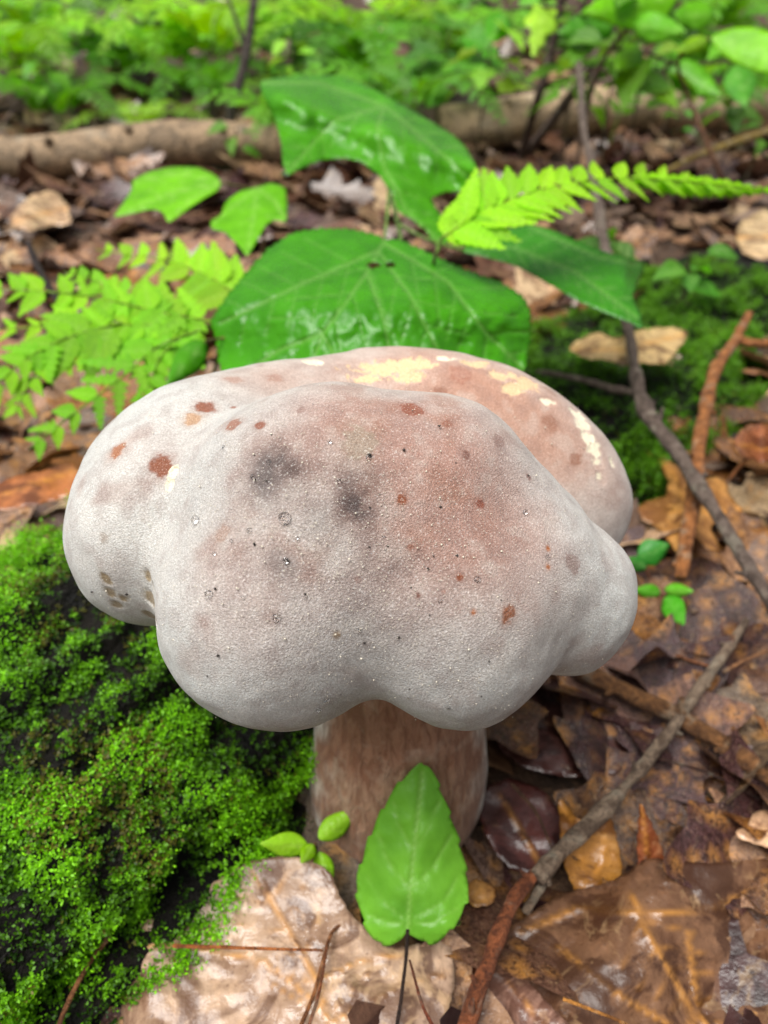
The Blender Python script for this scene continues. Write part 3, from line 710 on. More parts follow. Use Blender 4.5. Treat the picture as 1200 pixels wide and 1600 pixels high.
def px_leaf(name, base, tip, width, d0, d1, parent, color, shape=OVATE, bow=0, fold=.004, droop=0.0, cross=0.0, seed=1, tooth=0, tl=12, spacing=8, lump=.001):
    b, t = np.array(base, float), np.array(tip, float); ax = t-b; L_ = np.linalg.norm(ax); y = ax/L_; x = np.array([-y[1], y[0]])
    dep = lambda q: d0+(d1-d0)*((q-b) @ y)/L_ + cross*((q-b) @ x)/width
    bend = lambda q: fold*np.abs((q-b) @ x)/(width/2) + droop*(((q-b) @ y)/L_)**2
    mid = [b+(t-b)*k+x*bow*sin(pi*k) for k in np.linspace(0, .97, 6)]
    return traced(name, px_outline(base, tip, width, shape, bow), dep, M['green'], parent, color, [mid], side_veins(mid, L_/7, width*.5, .75), vw=max(1.6, width*.02), spacing=spacing, tooth=tooth, tl=tl, bend=bend, lump=lump, seed=seed)
def px_tube(name, pts, radii_px, mat, parent=None, color=None, n=40, rough=.10, sides=10, seed=0):
    """pts: (px, py, depth) along the axis, radii in pixels at that depth"""
    a = np.array(pts, float); w = P(a[:, 0], a[:, 1], a[:, 2]); path = smooth_path(w, n)
    r = np.interp(np.linspace(0, 1, n), np.linspace(0, 1, len(a)), np.asarray(radii_px, float)*a[:, 2]/F)
    return obj(name, tube_mesh(path, r, mat, sides, rough, seed), parent, color)
def gd(px, py, z=0.0):
    """depth of the ground (or the level z above it) under a pixel"""
    return float((G(px, py, z)-CAM) @ FW)


# big-leaved maple seedling behind the mushroom
foot = G(640, 470, 0); sd = empty('maple_seedling', (foot[0], foot[1], 0))
tag(sd, 'maple seedling with three broad dark green leaves right behind the mushroom cap', 'seedling')
J = (605, 372)
leafA = [(600, 374), (585, 366), (545, 358), (500, 357), (458, 364), (420, 388), (388, 422), (355, 462), (328, 503), (338, 530), (342, 562), (350, 590), (400, 640), (520, 700), (650, 700), (760, 650), (818, 590), (828, 530), (829, 485), (816, 462), (780, 440), (735, 424), (695, 408), (650, 386), (620, 374)]
vA = [[(600, 376), (570, 430), (535, 480), (505, 520), (485, 575), (470, 690)], [(590, 392), (480, 440), (345, 505)], [(592, 395), (640, 460), (690, 560), (700, 690)], [(600, 380), (700, 440), (760, 520), (822, 580)], [(575, 430), (600, 500), (612, 570)], [(505, 520), (440, 545), (385, 580)], [(500, 515), (525, 560), (530, 590)]]
fA = side_veins(vA[0], 46, 120, .85)+side_veins(vA[3], 44, 100, .9)+side_veins(vA[1], 44, 90, .9)+side_veins(vA[2], 44, 80, .85)
dA = plane3([(590, 370, .585), (340, 540, .475), (825, 540, .485)])
traced('leaf', leafA, dA, M['wet'], sd, lin(68, 154, 10), vA, fA, vw=2.6, spacing=4.2, tooth=4, tl=13, bend=lambda q: .05*((q[:, 0]-590)/240)**2-.03*np.exp(-((q[:, 1]-470)/60.)**2)-.01, lump=.008, seed=3, relief=.0022,
       holes=[[(572, 412), (590, 408), (596, 416), (580, 420)], [(604, 410), (618, 410), (614, 418), (604, 416)]])
leafB = [(405, 128), (430, 122), (480, 118), (530, 118), (560, 128), (590, 142), (630, 165), (665, 185), (700, 205), (728, 230), (745, 262), (752, 290), (720, 298), (690, 300), (672, 310), (684, 330), (705, 350), (700, 378), (684, 388), (668, 362), (645, 342), (622, 330), (612, 300), (592, 272), (565, 252), (540, 246), (505, 249), (470, 262), (450, 274), (442, 255), (440, 220), (432, 192), (418, 165)]
vB = [[(600, 165), (590, 200), (600, 260), (635, 330), (690, 380)], [(600, 165), (520, 190), (450, 268)], [(600, 165), (660, 215), (745, 288)], [(600, 165), (500, 130), (410, 130)]]
fB = side_veins(vB[0], 34, 60, .8)+side_veins(vB[2], 34, 60, .8)+side_veins(vB[1], 34, 60, .8)
dB = plane3([(560, 125, .86), (440, 260, .68), (735, 290, .70)])
bB = lambda q: -.05*np.exp(-((q[:, 1]-(150+.35*(q[:, 0]-440)))/34.)**2)+.012*np.sin(q[:, 0]/26.)
traced('leaf', leafB, dB, M['wet'], sd, lin(78, 162, 10), vB, fB, vw=2.6, spacing=5, bend=bB, lump=.012, seed=5, tooth=2.5, tl=11, relief=.002)
leafC = [(720, 392), (750, 372), (790, 358), (830, 350), (870, 362), (910, 380), (950, 395), (1004, 408), (1008, 420), (998, 440), (988, 462), (1000, 490), (1006, 515), (985, 503), (950, 490), (900, 468), (850, 438), (800, 412), (760, 402)]
vC = [[(722, 392), (800, 385), (900, 425), (1000, 500)], [(830, 356), (930, 400), (1000, 415)]]
dC = plane3([(730, 390, .60), (990, 410, .60), (990, 500, .53)])
traced('leaf', leafC, dC, M['wet'], sd, lin(58, 140, 22), vC, side_veins(vC[0], 26, 46, .8), vw=2.6, spacing=6, bend=lambda q: .05*np.clip((q[:, 0]-975)/40, 0, 1)*np.clip((480-q[:, 1])/50, 0, 1), lump=.004, seed=8, tooth=2, tl=9, relief=.0018)
stm = [(foot[0], foot[1], -.01), tuple(P(632, 420, .62)), tuple(P(622, 350, .62)), tuple(P(608, 300, .66))]
obj('stem', tube_mesh(smooth_path(stm, 20), np.linspace(.0026, .0018, 20), M['twig'], 8), sd, lin(96, 130, 50))
for pts, nm in (([(608, 300, .66), (604, 345, .61), (600, 376, .585)], 'a'), ([(608, 300, .66), (604, 240, .74), (600, 166, .82)], 'b'), ([(622, 350, .62), (670, 375, .61), (724, 391, .603)], 'c')):
    px_tube('petiole', pts, [3.2, 2.8, 2.6], M['twig'], sd, lin(120, 160, 60), n=14, sides=7, rough=.05)
px_leaf('leaf', (322, 532), (258, 604), 46, .50, .46, sd, lin(76, 154, 12), fold=.006, seed=4)
px_tube('petiole', [(400, 520, .52), (350, 528, .51), (322, 532, .50)], [2.4, 2.2, 2], M['twig'], sd, lin(130, 120, 50), n=10, sides=6, rough=.03)

# two-leaved maple sprout
f2 = G(410, 420, 0); sp2 = empty('maple_sprout', (f2[0], f2[1], 0))
tag(sp2, 'small maple sprout with two bright lobed leaves before the grey weathered log', 'seedling')
leafD = [(176, 340), (196, 312), (208, 292), (205, 282), (232, 268), (270, 260), (310, 261), (335, 272), (348, 285), (340, 298), (318, 310), (296, 325), (262, 350), (255, 330), (236, 326), (205, 334)]
traced('leaf', leafD, plane3([(180, 338, .70), (345, 285, .74), (265, 260, .80)]), M['green'], sp2, lin(118, 194, 12), [[(345, 285), (270, 300), (180, 338)], [(345, 285), (300, 310), (262, 346)], [(345, 285), (280, 270), (208, 284)]], side_veins([(345, 285), (270, 300), (180, 338)], 24, 40), vw=2.2, spacing=7, lump=.004, seed=9)
leafE = [(402, 292), (425, 285), (446, 292), (449, 320), (448, 348), (430, 342), (416, 350), (404, 372), (386, 402), (374, 385), (352, 362), (330, 358), (328, 345), (346, 336), (352, 315), (375, 298)]
traced('leaf', leafE, plane3([(400, 292, .76), (340, 345, .70), (386, 400, .64)]), M['green'], sp2, lin(110, 188, 12), [[(402, 294), (395, 340), (386, 398)], [(402, 294), (360, 325), (332, 350)], [(402, 294), (430, 315), (447, 345)]], side_veins([(402, 294), (395, 340), (386, 398)], 22, 36), vw=2.2, spacing=6, lump=.004, seed=10)
px_tube('stem', [(410, 420, gd(410, 420)), (412, 350, .80), (408, 300, .79)], [3, 2.6, 2.4], M['twig'], sp2, lin(120, 110, 60), n=16, sides=7)
px_tube('petiole', [(408, 300, .79), (378, 292, .77), (345, 285, .74)], [2.2, 2, 2], M['twig'], sp2, lin(130, 130, 60), n=10, sides=6)
px_tube('petiole', [(408, 300, .79), (405, 296, .775), (402, 292, .76)], [2.2, 2, 2], M['twig'], sp2, lin(130, 130, 60), n=6, sides=6)
DROP = None

# heart-based leaf standing in front of the stem
f3 = G(612, 1720, 0); hl = empty('heart_leaf_plant', (f3[0], f3[1], 0))
tag(hl, 'single heart-based toothed green leaf on a thin dark stalk before the mushroom stem', 'plant')
leafF = [(637, 1456), (628, 1468), (606, 1477), (585, 1470), (575, 1455), (566, 1432), (557, 1395), (558, 1370), (566, 1345), (575, 1315), (590, 1280), (606, 1250), (625, 1222), (645, 1203), (660, 1193), (672, 1198), (684, 1225), (700, 1265), (714, 1305), (725, 1345), (731, 1375), (729, 1410), (720, 1430), (708, 1448), (694, 1464), (678, 1475), (656, 1470)]
mid = [(637, 1454), (640, 1400), (648, 1320), (660, 1205)]
fF = [[(638, 1440), (600, 1410), (575, 1370)], [(638, 1440), (690, 1410), (715, 1375)], [(638, 1445), (605, 1440), (575, 1430)], [(638, 1445), (680, 1440), (715, 1420)], [(642, 1390), (605, 1345), (590, 1300)], [(642, 1390), (680, 1350), (705, 1305)], [(647, 1330), (622, 1285), (615, 1250)], [(647, 1330), (670, 1290), (688, 1250)]]
traced('leaf', leafF, plane3([(637, 1455, .312), (560, 1390, .318), (660, 1195, .322)]), M['green'], hl, lin(120, 188, 56), [mid], fF, vw=3.4, spacing=6, tooth=5, tl=47, bend=lambda q: .010*np.clip(np.abs(q[:, 0]-645)/85, 0, 1)**1.5-.006*np.exp(-((q[:, 1]-1450)/40)**2)*(np.abs(q[:, 0]-637)/60), lump=.0022, seed=12, relief=.0012)
px_tube('stalk', [(637, 1452, .3125), (634, 1500, .306), (627, 1560, .298), (618, 1620, .292), (612, 1720, gd(612, 1720))], [2.8, 2.8, 2.9, 3.0, 3.2], M['twig'], hl, lin(56, 36, 28), n=20, sides=8)
DM = bpy.data.meshes['water_droplet']
def droplet(px, py, d, r, parent, sx=1.0):
    o = obj('water_droplet', DM, parent); w = P(px, py, d); rr = r*d/F
    o.location = w; o.scale = (rr*sx, rr, rr); return o
droplet(713, 1439, .314, 8, hl)

# four-leaved sprig by the stem
f4 = G(492, 1352, 0); sg = empty('leafy_sprig', (f4[0], f4[1], 0))
tag(sg, 'tiny sprig with four lime green oval leaves beside the stem base', 'plant')
c4 = lin(178, 232, 50)
px_leaf('leaf', (483, 1322), (404, 1318), 42, .345, .335, sg, c4, seed=2, spacing=5, fold=.003)
px_leaf('leaf', (497, 1312), (560, 1262), 38, .345, .352, sg, lin(170, 226, 50), seed=3, spacing=5, fold=.003)
px_leaf('leaf', (490, 1318), (470, 1350), 26, .343, .334, sg, lin(150, 204, 14), seed=4, spacing=4, fold=.002)
px_leaf('leaf', (498, 1330), (518, 1392), 32, .345, .338, sg, lin(166, 224, 40), seed=5, spacing=4, fold=.003)
px_tube('stem', [(492, 1318, .345), (493, 1340, .358), (492, 1352, gd(492, 1352))], [3.4, 3.2, 3], M['twig'], sg, lin(120, 84, 56), n=12, sides=7)

# clover-like sprigs at the right of the cap
f5 = G(1040, 960, 0); c5 = empty('round_leaf_sprig', (f5[0], f5[1], 0))
tag(c5, 'low sprig with five small round green leaves beside the cap', 'plant')
for b, t, w, c in (((996, 872), (1048, 850), 44, (58, 150, 50)), ((1012, 888), (975, 872), 26, (58, 140, 50)), ((1034, 926), (988, 922), 24, (96, 184, 40)), ((1036, 922), (1086, 924), 24, (106, 190, 40)), ((1040, 930), (1070, 978), 38, (84, 180, 40))):
    px_leaf('leaf', b, t, w, gd(b[0], b[1], .035), gd(t[0], t[1], .045), c5, lin(*c), seed=b[0], spacing=5, fold=.003)
px_tube('stem', [(1038, 926, gd(1038, 926, .035)), (1042, 945, gd(1042, 945, .015)), (1040, 960, gd(1040, 960, -.005))], [2.4, 2.4, 2.4], M['twig'], c5, lin(150, 70, 50), n=10, sides=6)
px_tube('stem', [(1005, 882, gd(1005, 882, .033)), (1022, 915, gd(1022, 915, .02)), (1040, 958, gd(1040, 958, -.004))], [2.2, 2.2, 2.2], M['twig'], c5, lin(130, 80, 50), n=10, sides=6)

# ------------------------------------------------------------------ ferns
PINM = [unit_leaf('pinna', PINNA, [[(0, 0), (0, .98)]], M['green'], .05, .09, (.3, -.12*k-.05, .1*(k-1), .12), 200+k, vw=.012, lump=.02) for k in range(3)]
TOOTHP = [unit_leaf('pinna', mirror([(float(.19*sin(pi*t**.55)**1.1), float(t)) for t in tt]), VEINS['pin'][:1], M['green'], .035, .08, (.3, -.12*k-.05, .1*(k-1), .12), 220+k, vw=.014, tooth=.05, tl=.13, lump=.02) for k in range(2)]
FARP = unit_leaf('pinna', resample(PINNA, .16, smooth=False), [[(0, 0), (0, .98)]], M['green'], .16, .4, (.3, -.12, 0, .12), 210, vw=.02, lump=.01)
def frond(path3, nvec, npairs, length_fn, color, parent, fwd=.55, start=.08, far=False, wide=1.35, meshes=None, asrachis='rachis', droop=.0, rad=.0011):
    """path3: points along the rachis; pinnae on both sides in the plane facing nvec"""
    path = smooth_path(path3, 40); T = np.gradient(path, axis=0); T /= np.linalg.norm(T, axis=1, keepdims=True)
    ra = obj(asrachis, tube_mesh(path, np.linspace(rad, rad*.35, 40)[::1], M['twig'], 6), parent, np.array(color)*np.array([1.1, .9, .9]))
    pin = ra if asrachis == 'frond' else parent
    for k in range(npairs):
        t = start+(1-start)*(k/(npairs-.3)); i = min(39, int(t*39)); N_ = np.array(nvec, float); N_ -= T[i]*(N_ @ T[i]); N_ /= np.linalg.norm(N_)
        S = np.cross(N_, T[i])
        for sg_ in (1, -1):
            L_ = length_fn(t)*random.uniform(.88, 1.1)
            if L_ <= 0: continue
            a = fwd+random.uniform(-.2, .2)+.35*t
            y = S*sg_*cos(a)+T[i]*sin(a)-N_*(droop+random.uniform(-.12, .12)); y /= np.linalg.norm(y)
            z = N_+S*random.uniform(-.25, .25); z -= y*(z @ y); z /= np.linalg.norm(z); x = np.cross(y, z)
            wsc = wide
            m = Matrix(((x[0]*wsc, y[0], z[0], 0), (x[1]*wsc, y[1], z[1], 0), (x[2]*wsc, y[2], z[2], 0), (0, 0, 0, 1)))
            o = obj('pinna', FARP if far else random.choice(meshes or PINM), pin, np.array(color)*random.uniform(.82, 1.18)*np.array([random.uniform(.9, 1.15), 1, 1]))
            o.matrix_basis = Matrix.Translation(path[i]+T[i]*(0 if sg_ > 0 else .25*length_fn(t)*.12)) @ m @ Matrix.Scale(L_, 4)
            if pin is ra: o.matrix_parent_inverse = Matrix()
    return ra
def pf(px, py, d): return P(px, py, d)
# bright frond reaching right
f6 = G(690, 480, 0); fr = empty('fern', (f6[0], f6[1], 0))
tag(fr, 'bright yellow-green fern frond arching over the dark maple leaf', 'fern')
frond([pf(690, 372, .53), pf(735, 345, .525), pf(800, 312, .53), pf(880, 288, .545), pf(980, 278, .57), pf(1090, 285, .60), pf(1195, 296, .63)], -FW*.8+np.array([0, 0, .8]), 19,
      lambda t: .046*(1-t)**.62*min(1, .75+t*2)+.005, lin(150, 216, 14), fr, fwd=.55, start=.03, wide=1.0, meshes=TOOTHP)
px_leaf('frond_tip', (985, 279), (1215, 298), 30, .571, .635, fr, lin(146, 212, 14), shape=LANCE, bow=5, tooth=6, tl=15, seed=11, spacing=6, fold=.003)
px_tube('stalk', [(690, 372, .53), (676, 430, .58), (690, 480, gd(690, 480))], [3.0, 3.0, 3.2], M['twig'], fr, lin(110, 150, 50), n=14, sides=7)
# fern at the left edge
f7 = G(330, 600, 0); fl = empty('fern', (f7[0], f7[1], 0))
tag(fl, 'feathery lime green fern with several fronds spreading behind the mossy log', 'fern')
cf = lin(138, 206, 14)
for pts, c, np_, ln in (([(372, 462, .60), (320, 430, .60), (250, 405, .61), (150, 390, .62)], (150, 214, 20), 10, .040), ([(345, 505, .55), (250, 488, .545), (130, 462, .54), (0, 452, .53), (-60, 460, .53)], (138, 206, 16), 14, .036),
                        ([(330, 508, .555), (230, 508, .54), (120, 505, .53), (-40, 520, .52)], (142, 210, 16), 13, .038), ([(325, 512, .55), (250, 540, .535), (190, 590, .515), (110, 650, .505), (45, 702, .50)], (124, 196, 16), 9, .040),
                        ([(260, 490, .56), (200, 460, .57), (150, 440, .575), (100, 425, .58)], (130, 202, 16), 7, .030), ([(190, 505, .535), (100, 530, .52), (30, 570, .51), (-40, 640, .50)], (128, 200, 16), 9, .036),
                        ([(290, 520, .545), (250, 560, .53), (235, 600, .52), (215, 628, .515)], (118, 190, 16), 6, .028), ([(140, 505, .53), (80, 545, .52), (45, 600, .51), (20, 650, .505)], (132, 202, 16), 7, .030)):
    frond([pf(*q) for q in pts], -FW*.9+np.array([random.uniform(-.3, .3), 0, .6]), np_, lambda t: 1.2*ln*(1-.72*t)*random.uniform(.75, 1.15), lin(*c), fl, fwd=.5, start=.10, asrachis='frond', wide=1.3, droop=.12, meshes=TOOTHP+PINM[:1])
px_tube('stalk', [(345, 505, .55), (340, 560, .58), (330, 600, gd(330, 600))], [3.0, 3.0, 3.2], M['twig'], fl, lin(110, 140, 50), n=14, sides=7)

# ------------------------------------------------------------------ sticks, twigs and logs
def stick(name, label, cat, parts, color, rough=.12, mat='twig', group=None):
    root = empty(name, P(*[np.float64(v) for v in parts[0][1][0]])); tag(root, label, cat, group)
    rs = random.Random(len(label))
    for k, (nm, pts, rad) in enumerate(parts):
        px_tube(nm, pts, rad, M[mat], root, color, n=90, rough=rough, seed=k+len(label), sides=12)
        if nm == 'main_stem' and max(rad) > 8:
            a = np.array(pts, float)
            for q in range(len(pts)-1):
                f = rs.uniform(.2, .8); b = a[q]*(1-f)+a[q+1]*f; R_ = rad[q]; an = rs.uniform(0, 2*pi)
                e = b+np.array([cos(an)*R_*rs.uniform(1.5, 2.6), sin(an)*R_*rs.uniform(1.5, 2.6), -.004])
                px_tube('knot', [tuple(b), tuple((b+e)/2), tuple(e)], [R_*.62, R_*.45, R_*.25], M[mat], root, np.array(color)*.8, n=8, rough=.3, seed=q, sides=8)
    return root
def gl(pts, z): return [(x, y, gd(x, y, z)) for x, y in pts]
stick('branch', 'long grey-brown leaning branch passing over the ochre star-shaped leaf', 'branch',
      [('main_stem', [(905, 100, 1.20), (912, 190, 1.05), (930, 290, .92), (945, 390, .80), (980, 500, .68), (992, 580, .61), (1010, 640, .57), (1070, 725, .52), (1130, 820, .475), (1200, 935, .43), (1250, 1030, .40)], [5, 6, 7, 8, 8, 9, 11.5, 12, 12, 11, 10]),
       ('side_twig', [(1000, 612, .59), (960, 608, .61), (900, 590, .64), (840, 580, .68)], [8, 6, 5.5, 4])], lin(112, 98, 90), .3)
stick('twig', 'orange-brown bent twig standing behind the long grey-brown branch', 'twig',
      [('main_stem', [(1170, 490, .70), (1150, 530, .66), (1118, 580, .62), (1098, 660, .57), (1086, 760, .53), (1070, 850, .50), (1060, 905, .487)], [6, 8, 9, 10, 11, 12, 10]), ('side_twig', [(1150, 530, .66), (1178, 538, .66), (1215, 535, .665)], [8, 7, 6])], lin(170, 110, 58), .3)
stick('branch', 'thin pale grey stick lying across the ochre pointed leaf', 'branch',
      [('main_stem', [(1165, 970, .465), (1130, 1020, .445), (1075, 1100, .415), (1010, 1190, .385), (945, 1262, .362), (880, 1325, .345), (838, 1372, .332)], [6, 8, 9.5, 9, 11, 12.5, 15]),
       ('side_twig', [(880, 1330, .345), (850, 1380, .338), (822, 1425, .338)], [10, 8, 6])], lin(140, 122, 104), .34)
stick('branch', 'reddish brown broken stick end joined to the pale grey stick', 'branch',
      [('main_stem', [(850, 1350, .338), (800, 1410, .328), (770, 1480, .314), (738, 1570, .299), (722, 1630, .290)], [11, 12, 12, 13, 13]), ('side_twig', [(742, 1500, .330), (728, 1545, .322), (718, 1590, .316)], [5, 6, 4])], lin(140, 80, 46), .34)
stick('branch', 'rotten orange stick with dark bark half buried in leaves behind the grey stick', 'branch',
      [('main_stem', gl([(890, 1030), (940, 1062), (1010, 1098), (1100, 1145), (1220, 1225)], .034), [10, 14, 16, 15, 14])], lin(128, 88, 50), .40)
stick('twig', 'black thin twig rising out of the feathery fern', 'twig',
      [('main_stem', [(44, 380, .60), (66, 430, .585), (100, 478, .57), (150, 530, .56), (200, 572, .555), (262, 612, .56)], [4.5, 5.5, 6, 6.5, 7, 7.5]), ('side_twig', [(205, 575, .555), (207, 555, .55), (209, 540, .55)], [4, 3.5, 2.5])], lin(44, 30, 28))
stick('twig', 'curved orange dead stalk hanging at the edge of the moss', 'twig',
      [('main_stem', gl([(172, 1462), (150, 1490), (122, 1535), (95, 1595), (85, 1640)], .035), [4.5, 4, 3.8, 4, 4])], lin(150, 100, 62))
stick('sapling', 'thin dark forked sapling stem in front of the pale far log', 'sapling',
      [('main_stem', [(812, 255, gd(812, 255)), (835, 170, 1.45), (860, 80, 1.38), (885, -40, 1.30)], [7, 6.5, 7, 7]), ('side_twig', [(812, 250, gd(812, 250)), (850, 205, 1.55), (895, 145, 1.48), (935, 85, 1.42), (980, 30, 1.36)], [6.5, 7, 7.5, 7, 5]), ('side_twig', [(868, 50, 1.36), (900, 25, 1.32), (930, -20, 1.28)], [4.5, 4, 3])], lin(86, 66, 58))
stick('sapling', 'slender dark sapling stem standing behind the grey weathered log', 'sapling',
      [('main_stem', [(345, 250, 1.60), (362, 170, 1.62), (385, 80, 1.62), (402, -40, 1.6)], [9, 8, 7, 6]), ('side_twig', [(385, 80, 1.62), (372, 40, 1.6), (350, -20, 1.58)], [4, 3, 3])], lin(60, 48, 40))
stick('branch', 'dark curved fallen branch behind the grey weathered log and pale seedling', 'branch',
      [('main_stem', gl([(-40, 140), (40, 128), (95, 108), (140, 78), (165, 40)], .03), [12, 12, 11, 9, 7])], lin(58, 50, 46))
stick('twig', 'greenish leaning twig in front of the pale far log', 'twig', [('main_stem', [(1215, 200, 1.25), (1150, 222, 1.25), (1080, 248, 1.25), (1030, 275, 1.22)], [6, 6, 5, 4])], lin(140, 120, 54))

def fallen_log(label, a, b, rad, color, seed):
    """a, b ground points of the axis"""
    root = empty('fallen_log', (a+b)/2*np.array([1, 1, 0])); tag(root, label, 'log')
    n = 60; t = np.linspace(0, 1, n)[:, None]; path = a*(1-t)+b*t
    path[:, 2] = np.maximum(path[:, 2], hgt(path[:, 0], path[:, 1])+rad*.75)
    path = path + np.stack([t[:, 0]*0, .02*np.sin(t[:, 0]*5+seed), .012*np.sin(t[:, 0]*7+seed)], -1)
    me = tube_mesh(path, np.linspace(rad, rad*.86, n), M['log'], 28, .10, seed)
    obj('trunk', me, root, color)
    for k in range(4):
        p = path[8+k*13]; d = np.array([random.uniform(-.3, .3), -.6, .8]); d /= np.linalg.norm(d)
        q = p+d*rad*.7
        obj('branch_stub', tube_mesh(smooth_path([p, q, q+d*rad*.5], 6), np.array([.3, .28, .26, .24, .2, .16])*rad, M['log'], 8, .1, k), root, np.array(color)*.8)
    return root
za = .045
fallen_log('grey weathered log lying behind the feathery fern', G(-120, 238, .045), G(470, 232, .045), .047, lin(150, 128, 100), 3)
fallen_log('pale far log lying behind the forked sapling', G(690, 206, .06), G(1330, 146, .07), .050, lin(168, 146, 116), 6)
fallen_log('thin dark old log lying far behind the grey weathered log', G(150, 95, .05), G(420, 80, .05), .05, lin(92, 92, 62), 8)

# ------------------------------------------------------------------ particular dead leaves
def dead_traced(label, outline, zfun, color, veins=(), seed=1, lump=.004, spacing=9, bend=None, petiole=None, fine=(), vw=3.2, thick=.0004):
    o2 = np.array(outline, float); c = o2.mean(0); w = G(c[0], c[1], 0)
    def dep(q):
        v = FW+RX*((q[:, 0]-600)/F)[:, None]+UP*((800-q[:, 1])/F)[:, None]
        return (CAM[2]-zfun(q))/-v[:, 2]
    root = empty('dead_leaf', (w[0], w[1], 0)); tag(root, label, 'leaf')
    traced('blade', outline, dep, M['dead'], root, color, veins, fine, vw=vw, spacing=spacing, lump=lump, seed=seed, bend=bend, tooth=2.5, tl=23, thick=thick, relief=-.0008)
    if petiole is not None: px_tube('petiole', [(x, y, gd(x, y, z)) for x, y, z in petiole], np.linspace(3.6, 2.6, len(petiole)), M['twig'], root, lin(150, 96, 52), n=24, sides=7)
    return root
# large pale tan leaf in front
dead_traced('large pale tan stained dead leaf in front of the moss', [(176, 1466), (205, 1450), (250, 1428), (300, 1405), (345, 1372), (385, 1348), (430, 1338), (480, 1342), (515, 1362), (528, 1395), (545, 1425), (575, 1455), (620, 1480), (660, 1475), (690, 1455), (705, 1480), (712, 1530), (700, 1580), (690, 1660), (400, 1690), (210, 1690), (192, 1600), (186, 1530)],
            lambda q: .030+.010*np.sin(q[:, 0]/70.)*.4 - .016*np.clip((230-q[:, 0])/60, 0, 1)+.010*np.clip((1420-q[:, 1])/80, 0, 1), lin(188, 158, 134),
            [[(520, 1640), (500, 1540), (440, 1440), (400, 1360)], [(510, 1580), (410, 1500), (270, 1478), (190, 1480)], [(500, 1530), (570, 1500), (640, 1490)], [(512, 1600), (620, 1545), (700, 1520)]],
            seed=21, lump=.003, fine=side_veins([(520, 1640), (500, 1540), (440, 1440), (400, 1360)], 50, 120), petiole=[(460, 1625, .036), (490, 1555, .038), (505, 1500, .040), (520, 1455, .036), (545, 1440, .03)])
dead_traced('large wet brown dead leaf with ochre veins under the reddish stick', [(790, 1455), (840, 1420), (870, 1400), (900, 1390), (950, 1380), (985, 1360), (1010, 1340), (1060, 1345), (1110, 1350), (1160, 1345), (1240, 1340), (1290, 1500), (1240, 1690), (1000, 1680), (900, 1610), (850, 1560), (805, 1510)],
            lambda q: .022+.008*np.sin(q[:, 0]/60.+q[:, 1]/90.), lin(124, 90, 66),
            [[(985, 1400), (1020, 1470), (1060, 1540), (1100, 1630)], [(985, 1400), (1010, 1430), (1110, 1420), (1200, 1380)], [(1000, 1425), (900, 1420), (810, 1460)], [(870, 1480), (960, 1550), (1060, 1610)], [(1075, 1460), (1085, 1540), (1110, 1630)]], seed=22, lump=.0035, vw=4,
            fine=side_veins([(985, 1400), (1020, 1470), (1060, 1540), (1100, 1630)], 42, 90))
dead_traced('pinkish tan spotted dead leaf tucked beside the reddish stick', [(762, 1500), (800, 1495), (830, 1510), (870, 1545), (920, 1585), (980, 1640), (900, 1690), (770, 1690), (755, 1600)], lambda q: .018+0*q[:, 0], lin(178, 138, 120), [[(770, 1510), (850, 1600), (920, 1680)]], seed=23)
dead_traced('upright ochre pointed dead leaf leaning on the grey stick', [(880, 1350), (876, 1300), (872, 1246), (890, 1262), (905, 1285), (925, 1272), (942, 1262), (955, 1278), (968, 1330), (972, 1370), (950, 1400), (905, 1405)], lambda q: .012+.034*np.clip((1400-q[:, 1])/150, 0, 1), lin(176, 122, 54), [[(920, 1400), (905, 1330), (878, 1255)], [(920, 1400), (945, 1330), (945, 1268)]], seed=24, lump=.004)
dead_traced('reddish brown pointed leaf tip standing up beside the ochre leaf', [(998, 1370), (996, 1310), (1000, 1252), (1012, 1275), (1030, 1315), (1046, 1362), (1030, 1385)], lambda q: .014+.030*np.clip((1385-q[:, 1])/130, 0, 1), lin(150, 84, 52), [[(1015, 1380), (1003, 1258)]], seed=25, lump=.003, spacing=7)
dead_traced('small pale peach dead leaf scrap behind the large wet brown leaf', [(1145, 1300), (1170, 1290), (1178, 1268), (1230, 1262), (1240, 1320), (1200, 1324), (1160, 1312)], lambda q: .030+0*q[:, 0], lin(222, 180, 142), [], seed=26)
dead_traced('dark purple brown wet leaf half under the cap', [(770, 1110), (830, 1070), (890, 1060), (940, 1090), (1000, 1130), (1010, 1170), (960, 1210), (890, 1215), (820, 1200), (780, 1170)], lambda q: .016+0*q[:, 0], lin(92, 60, 56), [[(780, 1120), (880, 1130), (1000, 1155)]], seed=27, lump=.006)
dead_traced('maroon curled dead leaf against the stem base', [(756, 1230), (800, 1215), (850, 1235), (880, 1280), (885, 1340), (850, 1370), (800, 1360), (765, 1320), (748, 1270)], lambda q: .012+0*q[:, 0], lin(96, 54, 50), [[(770, 1230), (810, 1290), (850, 1365)]], seed=28, lump=.007)
dead_traced('pale cream two-lobed dead leaf lying on the mossy log behind the cap', [(886, 545), (905, 530), (935, 518), (960, 530), (985, 518), (1025, 512), (1060, 512), (1078, 520), (1060, 545), (1040, 570), (1005, 566), (975, 572), (950, 562), (915, 560)], lambda q: .075+.02*np.sin(q[:, 0]/30.)*.3, lin(214, 182, 126), [[(890, 545), (980, 545), (1070, 522)]], seed=29, lump=.006, spacing=7)
